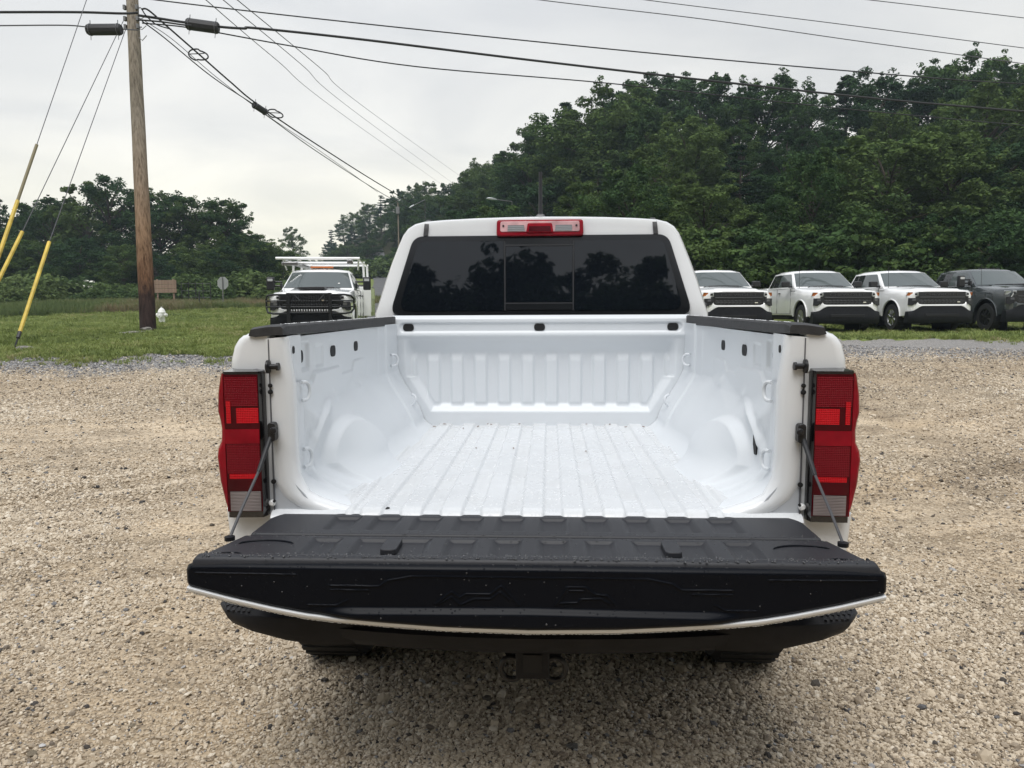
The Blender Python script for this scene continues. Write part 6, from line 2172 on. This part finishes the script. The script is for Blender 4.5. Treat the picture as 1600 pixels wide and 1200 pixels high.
def leaf_quads(C, Rad, n_per, size, r_, flat=.75, up=.35, droop=0., aspect=.55):
    """C (k,3) clump centres, Rad (k,) radii: rhombic leaves scattered through each clump"""
    k = len(C)
    tot = k * n_per
    ci = np.repeat(np.arange(k), n_per)
    d = r_.normal(size=(tot, 3)); d /= np.linalg.norm(d, axis=1, keepdims=True)
    rad = Rad[ci] * (.45 + .6 * r_.random(tot) ** .6)
    p = C[ci] + d * rad[:, None] * [1, 1, flat]
    p[:, 2] -= droop * rad * r_.random(tot)
    nrm_ = d * .8 + r_.normal(size=(tot, 3)) * .55 + [0, 0, up]
    nrm_ /= np.linalg.norm(nrm_, axis=1, keepdims=True)
    t = np.cross(nrm_, r_.normal(size=(tot, 3))); t /= np.linalg.norm(t, axis=1, keepdims=True)
    b = np.cross(nrm_, t)
    s = size * np.exp(r_.normal(0, .28, tot))[:, None]
    v = np.stack([p - t * s, p + b * s * aspect + nrm_ * s * .12, p + t * s, p - b * s * aspect + nrm_ * s * .12], 1)
    bright = np.clip(.5 + .22 * r_.normal(size=tot) + .18 * r_.normal(size=k)[ci], 0, 1)
    return v.reshape(-1, 3), np.repeat(bright, 4)


def leaf_mesh(name, V, B, material):
    f = np.arange(len(V)).reshape(-1, 4)
    me = np_mesh(name, V, f)
    attr(me, 'leaf', B)
    me.materials.append(material)
    return me


def limb_mesh(name, segs, material):
    mb = MB()
    for pts, rad in segs:
        mb.tube(pts, rad, 7)
    o = mb.build(name, material, None)
    return o


def broad_tree(name, seed, h=11., w=7., n_clump=125, n_leaf=190, leaf=.10, lo=.08, gap=.0, low=.80):
    r_ = np.random.default_rng(seed)
    root = empty(name)
    segs = []
    lean = r_.normal(0, .35, 2)
    tp = [Vector((lean[0] * t, lean[1] * t, h * .80 * t - .4 * (t == 0))) for t in (0, .25, .5, .75, 1)]
    segs.append((tp, [.022 * h, .018 * h, .013 * h, .008 * h, .003 * h]))
    ph = r_.uniform(0, 6.28, 4)

    def half(t, a_):
        """crown half width at height fraction t in direction a_"""
        q = (t - .42) / .60
        v = math.sqrt(max(0, 1 - q * q)) if t > .42 else low + (1 - low) * (t / .42)
        return w * .5 * v * (1 + .16 * math.sin(2 * a_ + ph[0]) + .12 * math.sin(3 * a_ + ph[1] + 5 * t))
    # boughs: bundles of leaf clumps at the crown's surface, tilted like real branch ends
    C, Rd = [], []
    nb = int(n_clump / 4.2)
    for i in range(nb):
        t = lo + (1 - lo) * ((i + r_.uniform(.1, .9)) / nb) ** .92
        a_ = i * 2.399 + r_.uniform(-.6, .6)
        if r_.random() < gap and t > .4: continue
        q = half(t, a_) * r_.uniform(.66, 1.06)
        e_ = np.array([lean[0] * t + q * math.cos(a_), lean[1] * t + q * math.sin(a_), h * min(.985, t)])
        br = w * r_.uniform(.085, .15) * (1 if t < .8 else .8)
        b0 = Vector((lean[0] * t, lean[1] * t, h * t * .72))
        segs.append(([b0, b0.lerp(Vector(e_), .5) + Vector((0, 0, .25)), Vector(e_)], [.007 * h, .005 * h, .0015 * h]))
        C.append(e_); Rd.append(br)
        for j in range(r_.integers(2, 5)):
            d = r_.normal(size=3); d /= np.linalg.norm(d)
            C.append(e_ + d * br * [1.25, 1.25, .8] * r_.uniform(.8, 1.35)); Rd.append(br * r_.uniform(.45, .85))
        if t < .9:
            C.append(e_ * [.55, .55, 1] + r_.normal(0, .25, 3)); Rd.append(br * 1.2)
    C = np.array(C); Rd = np.array(Rd)
    tk = limb_mesh('trunk', segs, M['bark']); tk.parent = root
    V, B = leaf_quads(C, Rd, n_leaf, leaf, r_, flat=.72)
    k = r_.integers(0, len(C), len(C))
    d = C[k] - [0, 0, h * .45]; d /= np.linalg.norm(d, axis=1, keepdims=True) + 1e-6
    V2, B2 = leaf_quads(C[k] + d * Rd[k][:, None] * 1.0 + r_.normal(0, .12, (len(k), 3)), Rd[k] * .40, max(10, n_leaf // 8), leaf * .9, r_)
    o = bpy.data.objects.new('crown', leaf_mesh('crown', np.concatenate([V, V2]), np.concatenate([B, B2]), M['leaf']))
    COL.objects.link(o); o.parent = root
    root['h0'] = h * 1.06
    return root


def pine_tree(name, seed, h=13., w=5.2, levels=15, lo=.28, leaf=.15, n_leaf=62):
    r_ = np.random.default_rng(seed)
    root = empty(name)
    segs = [([Vector((0, 0, -.4)), Vector((.1, .05, h * .5)), Vector((.05, .1, h * .98))], [.020 * h, .012 * h, .002 * h])]
    C, Rd = [], []
    for i in range(levels):
        t = min(.99, max(0., (i + r_.uniform(-.25, .25)) / (levels - 1)))
        z = h * (lo + (1 - lo) * t)
        prof = (1 - t) ** .75 * (.55 + .45 * min(1, t / .25))
        for j in range(r_.integers(3, 6)):
            a_ = r_.uniform(0, 6.28)
            ln = max(.25, w * .5 * prof * r_.uniform(.55, 1.15))
            rise = r_.uniform(-.02, .28) * ln
            e_ = np.array([ln * math.cos(a_), ln * math.sin(a_), z + rise])
            segs.append(([Vector((0, 0, z)), Vector((e_[0] * .5, e_[1] * .5, z + rise * .3)), Vector(e_)], [.006 * h, .004 * h, .001 * h]))
            for q in np.linspace(.38, 1.0, max(2, int(ln / .42))):
                C.append([e_[0] * q + r_.normal(0, .12), e_[1] * q + r_.normal(0, .12), z + rise * q * q + .08]); Rd.append(r_.uniform(.28, .50) * (.7 + .3 * ln / (w * .5)))
    C.append([.05, .1, h]); Rd.append(.25)
    C = np.array(C); Rd = np.array(Rd)
    tk = limb_mesh('trunk', segs, M['bark']); tk.parent = root
    V, B = leaf_quads(C, Rd, n_leaf, leaf, r_, flat=.42, up=.6, aspect=.28)
    o = bpy.data.objects.new('crown', leaf_mesh('crown', V, B, M['needle']))
    COL.objects.link(o); o.parent = root
    root['h0'] = h
    return root


def shrub(name, seed, h=1.6, w=2.4, n_clump=26, n_leaf=70, leaf=.085, flowers=0):
    r_ = np.random.default_rng(seed)
    root = empty(name)
    C, Rd, segs = [], [], []
    for i in range(n_clump):
        a_ = r_.uniform(0, 6.28); q = w * .5 * math.sqrt(r_.random()) * .85
        top = h * (1 - .55 * (q / (w * .5)) ** 2) * r_.uniform(.6, 1.0)
        c = [q * math.cos(a_), q * math.sin(a_), top * .8]
        C.append(c); Rd.append(r_.uniform(.16, .30) * h * .9 + .05)
        C.append([c[0] * 1.05, c[1] * 1.05, top * .35]); Rd.append(r_.uniform(.2, .3) * h)
        if i < 8:
            segs.append(([Vector((c[0] * .2, c[1] * .2, -.1)), Vector((c[0] * .6, c[1] * .6, c[2] * .5)), Vector(c)], [.03, .02, .008]))
    C = np.array(C); Rd = np.array(Rd)
    tk = limb_mesh('stems', segs, M['bark']); tk.parent = root
    V, B = leaf_quads(C, Rd, n_leaf, leaf, r_, flat=.85)
    o = bpy.data.objects.new('foliage', leaf_mesh('foliage', V, B, M['shrub_leaf']))
    COL.objects.link(o); o.parent = root
    if flowers:
        k = r_.integers(0, len(C), flowers)
        d = r_.normal(size=(flowers, 3)); d[:, 2] = np.abs(d[:, 2]) + .4; d[:, 1] = -np.abs(d[:, 1]); d /= np.linalg.norm(d, axis=1, keepdims=True)
        P_ = C[k] + d * Rd[k][:, None] * .98
        V, B = leaf_quads(P_, np.full(flowers, .10), 10, .05, r_, flat=.4, up=1.4, aspect=.9)
        fl = bpy.data.objects.new('blossoms', leaf_mesh('blossoms', V, B, M['blossom']))
        COL.objects.link(fl); fl.parent = root
        tag(fl, kind='stuff')
    root['h0'] = h
    return root


BR = [broad_tree('broadleaf_tree', 21, 11, 7.2), broad_tree('broadleaf_tree', 22, 12, 6.6, low=.9), broad_tree('broadleaf_tree', 23, 10, 7.8),
      broad_tree('broadleaf_tree', 24, 12.5, 7.0, 105, gap=.22, lo=.22, low=.6), broad_tree('broadleaf_tree', 25, 9, 6.8, low=1.0, lo=.03), broad_tree('broadleaf_tree', 26, 13, 6.6, 120, gap=.18, lo=.18, low=.7)]
BU = [broad_tree('bush', 27, 3.2, 3.6, 70, 110, .075, lo=.02, low=1.05), broad_tree('bush', 28, 3.6, 3.2, 70, 110, .075, lo=.02, low=1.0)]
PN = [pine_tree('pine_tree', 31), pine_tree('pine_tree', 32, 14, 5.6, 16, .34), pine_tree('pine_tree', 33, 12, 5.8, 13, .25)]
SH = [shrub('shrub', 41), shrub('shrub', 42, 1.4, 2.8), shrub('shrub', 43, 1.9, 2.2), shrub('flowering_shrub', 44, 1.5, 2.7, flowers=34), shrub('flowering_shrub', 45, 1.3, 2.5, flowers=44)]
for pr in BR + BU + PN + SH:
    pr['used'] = 0
rt = random.Random(77)


def plant(proto, px, D, top_y=None, h=None, label='', group=None, cat='tree', wide=1., sink=.1, minh=2.5):
    p = at(px, 478, D)
    z0 = float(H(p.x, p.y))
    if h is None:
        h = max(minh, at(px, top_y, D).z - z0)
    s = h / proto['h0']
    if proto['used']:
        o = copy_tree(proto)
    else:
        o = proto
        proto['used'] = 1
    o.location = (p.x, p.y, z0 - sink)
    o.rotation_euler = (0, 0, rt.uniform(0, 6.28))
    wd = s * wide
    o.scale = (wd, wd, s)
    tag(o, label, cat, group)
    return o


SKY = [(480, 402), (500, 392), (510, 372), (530, 352), (560, 328), (600, 305), (640, 288), (680, 274), (715, 284), (740, 262), (775, 240), (800, 236), (830, 205), (850, 180), (880, 160), (905, 172), (925, 150), (950, 130), (985, 112),
       (1030, 126), (1060, 138), (1100, 128), (1150, 128), (1200, 132), (1215, 116), (1245, 128), (1290, 120), (1330, 122), (1360, 118), (1400, 122), (1440, 132), (1460, 100), (1490, 92), (1520, 100), (1550, 105), (1580, 92), (1640, 98), (1760, 100)]
def landmark(px):
    for lim, txt in ((560, 'far left of the cab'), (640, 'just left of the cab'), (740, 'over the left cab roof'), (845, 'just left of the roof antenna'), (960, 'just right of the roof antenna'),
                     (1085, 'over the right cab roof'), (1195, 'above the half hidden white pickup'), (1330, 'above the middle white pickup'), (1460, 'above the chrome wheeled pickup'), (1560, 'above the dark grey pickup')):
        if px < lim: return txt
    return 'at the right edge'


sx_, sy_ = [a_ for a_, b_ in SKY], [b_ for a_, b_ in SKY]
rows = [(1.5, .36, .60, 3.3, 'front edge of the wood'), (9, .56, .74, 3.5, 'lower slope of the wood'), (19, .76, .90, 3.6, 'upper slope of the wood'), (32, .96, 1.01, 3.3, 'skyline of the wood')]
kinds = ('broadleaf', 'pine')
for ri, (off, f0, f1, step, where) in enumerate(rows):
    px = 1740.
    k = 0
    while px > 505:
        Df = float(np.interp(px, FRONT_PX, FRONT_D))
        D = Df + off * (1 + .004 * Df) + rt.uniform(-2, 2)
        sky_y = float(np.interp(px, sx_, sy_))
        f = rt.uniform(f0, f1)
        if ri == 0 and rt.random() < .25: f = rt.uniform(.60, .72)
        ty = 478 - (478 - sky_y) * f
        pine = rt.random() < (.06 if px > 950 else .14) * (1.0 if ri > 0 else .25)
        pr = rt.choice(PN) if pine else rt.choice(BR)
        if ri == 3 and 845 < px < 905: pr = PN[2]
        nm = 'dark pine' if pine or pr in PN else 'leafy tree'
        side = landmark(px)
        if px < 600:
            wsc = 1.35
        else:
            wsc = 1.0
        z_est = at(px, ty, D).z
        plant(pr, px, D, ty, label='%s, %s, %s' % (nm, where, side), group='trees on the wooded hill', wide=wsc * rt.uniform(.95, 1.25) * (1.3 if ri < 2 and not pine else 1))
        px -= step * FPX / D * rt.uniform(.75, 1.15) * (1.15 if pine else 1)
        k += 1
for i in range(16):
    px = 655 + i * 20 + rt.uniform(-5, 5)
    Df = float(np.interp(px, FRONT_PX, FRONT_D))
    D = Df + 24 + rt.uniform(-3, 3)
    ty = 478 - (478 - float(np.interp(px, sx_, sy_))) * rt.uniform(.84, .96)
    plant(rt.choice([BR[0], BR[2], BR[1], BR[5]]), px, D, ty, label='leafy tree, skyline of the wood, %s' % landmark(px), group='trees on the wooded hill', wide=1.25)
# bushes under the front edge of the wood
for i in range(20):
    px = 1080 + i * 33 + rt.uniform(-10, 10)
    D = float(np.interp(px, FRONT_PX, FRONT_D)) - rt.uniform(-.2, .9)
    plant(BU[i % 2], px, D, h=rt.uniform(2.4, 4.6), label='low bush under the wood, %s' % landmark(px).replace('above', 'behind'), group='bushes at the foot of the wooded hill', cat='bush', wide=1.35)
# a lighter tree or two in front, as in the photograph
plant(BR[0], 1262, 36.5, 232, label='broad pale green tree standing out in front of the wood above the second pickup', wide=1.05)
plant(BR[2], 985, 41, 262, label='rounded lighter green tree in front of the wood right of the roof antenna', wide=1.1)
plant(BR[1], 905, 46, 275, label='lighter green tree in front of the wood close to the roof antenna', wide=1.2)
plant(BR[4], 780, 50, 322, label='low yellowish green tree just above the cab roof left of the antenna', wide=1.3)
plant(BR[4], 735, 55, 328, label='small yellowish tree above the left half of the cab roof', wide=1.3)

# left tree line
LT = [(-70, 325, 76, 1), (-30, 312, 80, 0), (5, 314, 78, 3), (40, 330, 84, 0), (72, 322, 82, 0), (96, 308, 76, 3), (125, 326, 80, 0), (150, 280, 74, 1), (186, 264, 74, 0), (222, 290, 78, 1), (258, 306, 76, 0), (292, 300, 75, 3), (326, 298, 74, 0), (352, 306, 75, 0),
      (378, 330, 77, 3), (400, 362, 80, 1), (418, 382, 84, 0)]
for i, (px, ty, D, kd) in enumerate(LT):
    pr = PN[rt.randrange(3)] if kd == 3 and i % 2 == 0 else BR[rt.randrange(6)]
    nm = 'dark pine' if pr in PN else 'dark broadleaf tree'
    side = 'beyond the yellow guards' if px < 90 else 'left of the utility pole' if px < 215 else 'right of the utility pole' if px < 320 else 'above the octagonal sign'
    plant(pr, px, D, ty, label='%s in the left tree line, %s' % (nm, side), group='trees in the left tree line', wide=1.25)
for i in range(19):
    px = -90 + i * 28 + rt.uniform(-6, 6)
    ty = 392 + rt.uniform(-26, 14)
    plant(BR[rt.choice([2, 4, 0])], px, 68 + rt.uniform(-3, 3), ty, label='low tree of the left tree line, %s' % ('beyond the yellow guards' if px < 100 else 'near the utility pole' if px < 300 else 'behind the octagonal sign'), group='lower trees at the foot of the left tree line', wide=1.5)
plant(BR[5], 464, 150, 354, label='lone round tree far away above the service truck roof', wide=1.05)
plant(BR[0], 440, 175, 398, label='tiny far tree left of the lone round tree', wide=1.4)
for i in range(7):
    plant(BR[rt.choice([0, 2, 4])], 405 + i * 20, 205 + rt.uniform(-6, 6), 408 + rt.uniform(-3, 3), label='low distant tree on the horizon behind the service truck', group='low distant trees behind the service truck', wide=2.2)
# brush band between lawn and tree line
for i in range(42):
    px = -60 + i * 12.3 + rt.uniform(-5, 5)
    D = rt.uniform(50, 62)
    fl = 45 < px < 175 and rt.random() < .35
    pr = SH[rt.choice([3, 4])] if fl else SH[rt.randrange(3)]
    plant(pr, px, D, h=rt.choice([rt.uniform(.7, 1.4), rt.uniform(1.1, 2.7)]), label=('white flowering shrub in the brush beyond the lawn' if fl else 'green shrub in the brush beyond the lawn, %s' % ('at the left edge' if px < 60 else 'left of the utility pole' if px < 215 else 'by the board sign' if px < 300 else 'by the octagonal sign' if px < 375 else 'by the service truck')),
          group=('white flowering shrubs beyond the lawn' if fl else 'green shrubs in the brush band beyond the lawn'), cat='shrub', wide=1.25)
for i in range(7):
    plant(SH[rt.randrange(3)], 590 + i * 9, 118 + i * 2, h=rt.uniform(2, 3.4), label='shrub beside the rising road left of the cab', group='shrubs beside the rising road', cat='shrub', wide=1.5)
# the wood at the photographer's back, seen mirrored in the rear window
for i in range(34):
    row = i % 2
    a_ = R(180 + (i - 16.5) * 1.9 * (1 + .03 * abs(i - 16.5)) + rt.uniform(-.8, .8))
    d_ = (22.5, 27)[row] + rt.uniform(-1, 1)
    pr = rt.choice([PN[0], PN[2], BR[1], BR[0]]) if row else rt.choice(PN + [BR[4]])
    o = copy_tree(pr)
    x_, y_ = math.sin(a_) * d_, math.cos(a_) * d_ - 2
    o.location = (x_, y_, float(H(x_, y_)) - .1)
    hh = (14.2, 17.2)[row] * rt.uniform(.92, 1.05) * (1.1 if rt.random() < .15 else 1)
    s = hh / pr['h0']
    o.scale = (s * 1.3, s * 1.3, s); o.rotation_euler = (0, 0, rt.uniform(0, 6.28))
    tag(o, 'tall tree behind the photographer, mirrored dark in the rear window', 'tree', 'trees mirrored in the rear window')

def remove_tree(o):
    for c in list(o.children): remove_tree(c)
    bpy.data.objects.remove(o)


for pr in BR + BU + PN + SH:
    if not pr['used']: remove_tree(pr)

# tall brownish grass along the brow of the lawn
n = 16000
az_ = R(-3) + rng.uniform(R(-40), R(-9), n)
rd = rng.uniform(46.5, 56, n)
x = CAM[0] + rd * np.sin(az_); y = CAM[1] + rd * np.cos(az_)
t = np.clip(.55 + .9 * fbm(x, y, .3, 3) + rng.normal(0, .12, n), 0, 1)
scl = (.16 + .26 * rng.random(n)) * (1 + .5 * fbm(x + 9, y, .25, 3))
M['tall_grass'] = inst_ramp_mat('tall_grass', [(0, (.10, .14, .05)), (.45, (.14, .185, .065)), (.75, (.20, .195, .095)), (1, (.26, .20, .12))], .8, translucent=.2)
scatter('tall_grass', np.stack([x, y, H(x, y)], 1), rng.uniform(-.2, .2, (n, 3)) + rng.uniform(0, 6.28, (n, 1)) * [0, 0, 1], np.stack([scl, scl, scl * 1.3], 1), t,
        rng.integers(0, 3, n), [tuft_mesh('tall_tuft', 140 + i, 16, 1., .5, .022) for i in range(3)], M['tall_grass'])

# ------------------------------------------------------------------ tell look-alikes with one label apart by their order
from collections import defaultdict
ORD = ['leftmost', 'second from left', 'third from left', 'fourth from left', 'fifth from left', 'sixth from left', 'seventh from left', 'eighth from left', 'ninth from left', 'tenth from left', 'eleventh from left', 'twelfth from left']
bpy.context.view_layer.update()
by = defaultdict(list)
for o in scene.objects:
    if o.parent is None and o.get('label') and o.get('category') and 'mirrored' not in o['label']:
        by[o['label']].append(o)
for lab, os_ in by.items():
    if 1 < len(os_) <= 12:
        os_.sort(key=lambda o: float(column(o.location.x, o.location.y)[0]))
        for i, o in enumerate(os_):
            w_ = 'rightmost' if i == len(os_) - 1 else ORD[i]
            o['label'] = lab + ', ' + w_
# ------------------------------------------------------------------ thin morning haze
hz = MB().box((20, 150, 15.5), (900, 700, 38)).build('haze', None, None, smooth=False)
hm_ = bpy.data.materials.new('haze'); hm_.use_nodes = True
hn = hm_.node_tree
hn.nodes.remove(hn.nodes['Principled BSDF'])
pv = hn.nodes.new('ShaderNodeVolumePrincipled')
pv.inputs['Color'].default_value = (.72, .86, 1.0, 1)
pv.inputs['Density'].default_value = .00060
pv.inputs['Anisotropy'].default_value = .2
hn.links.new(pv.outputs[0], hn.nodes['Material Output'].inputs['Volume'])
hz.data.materials.append(hm_)
tag(hz, kind='stuff')
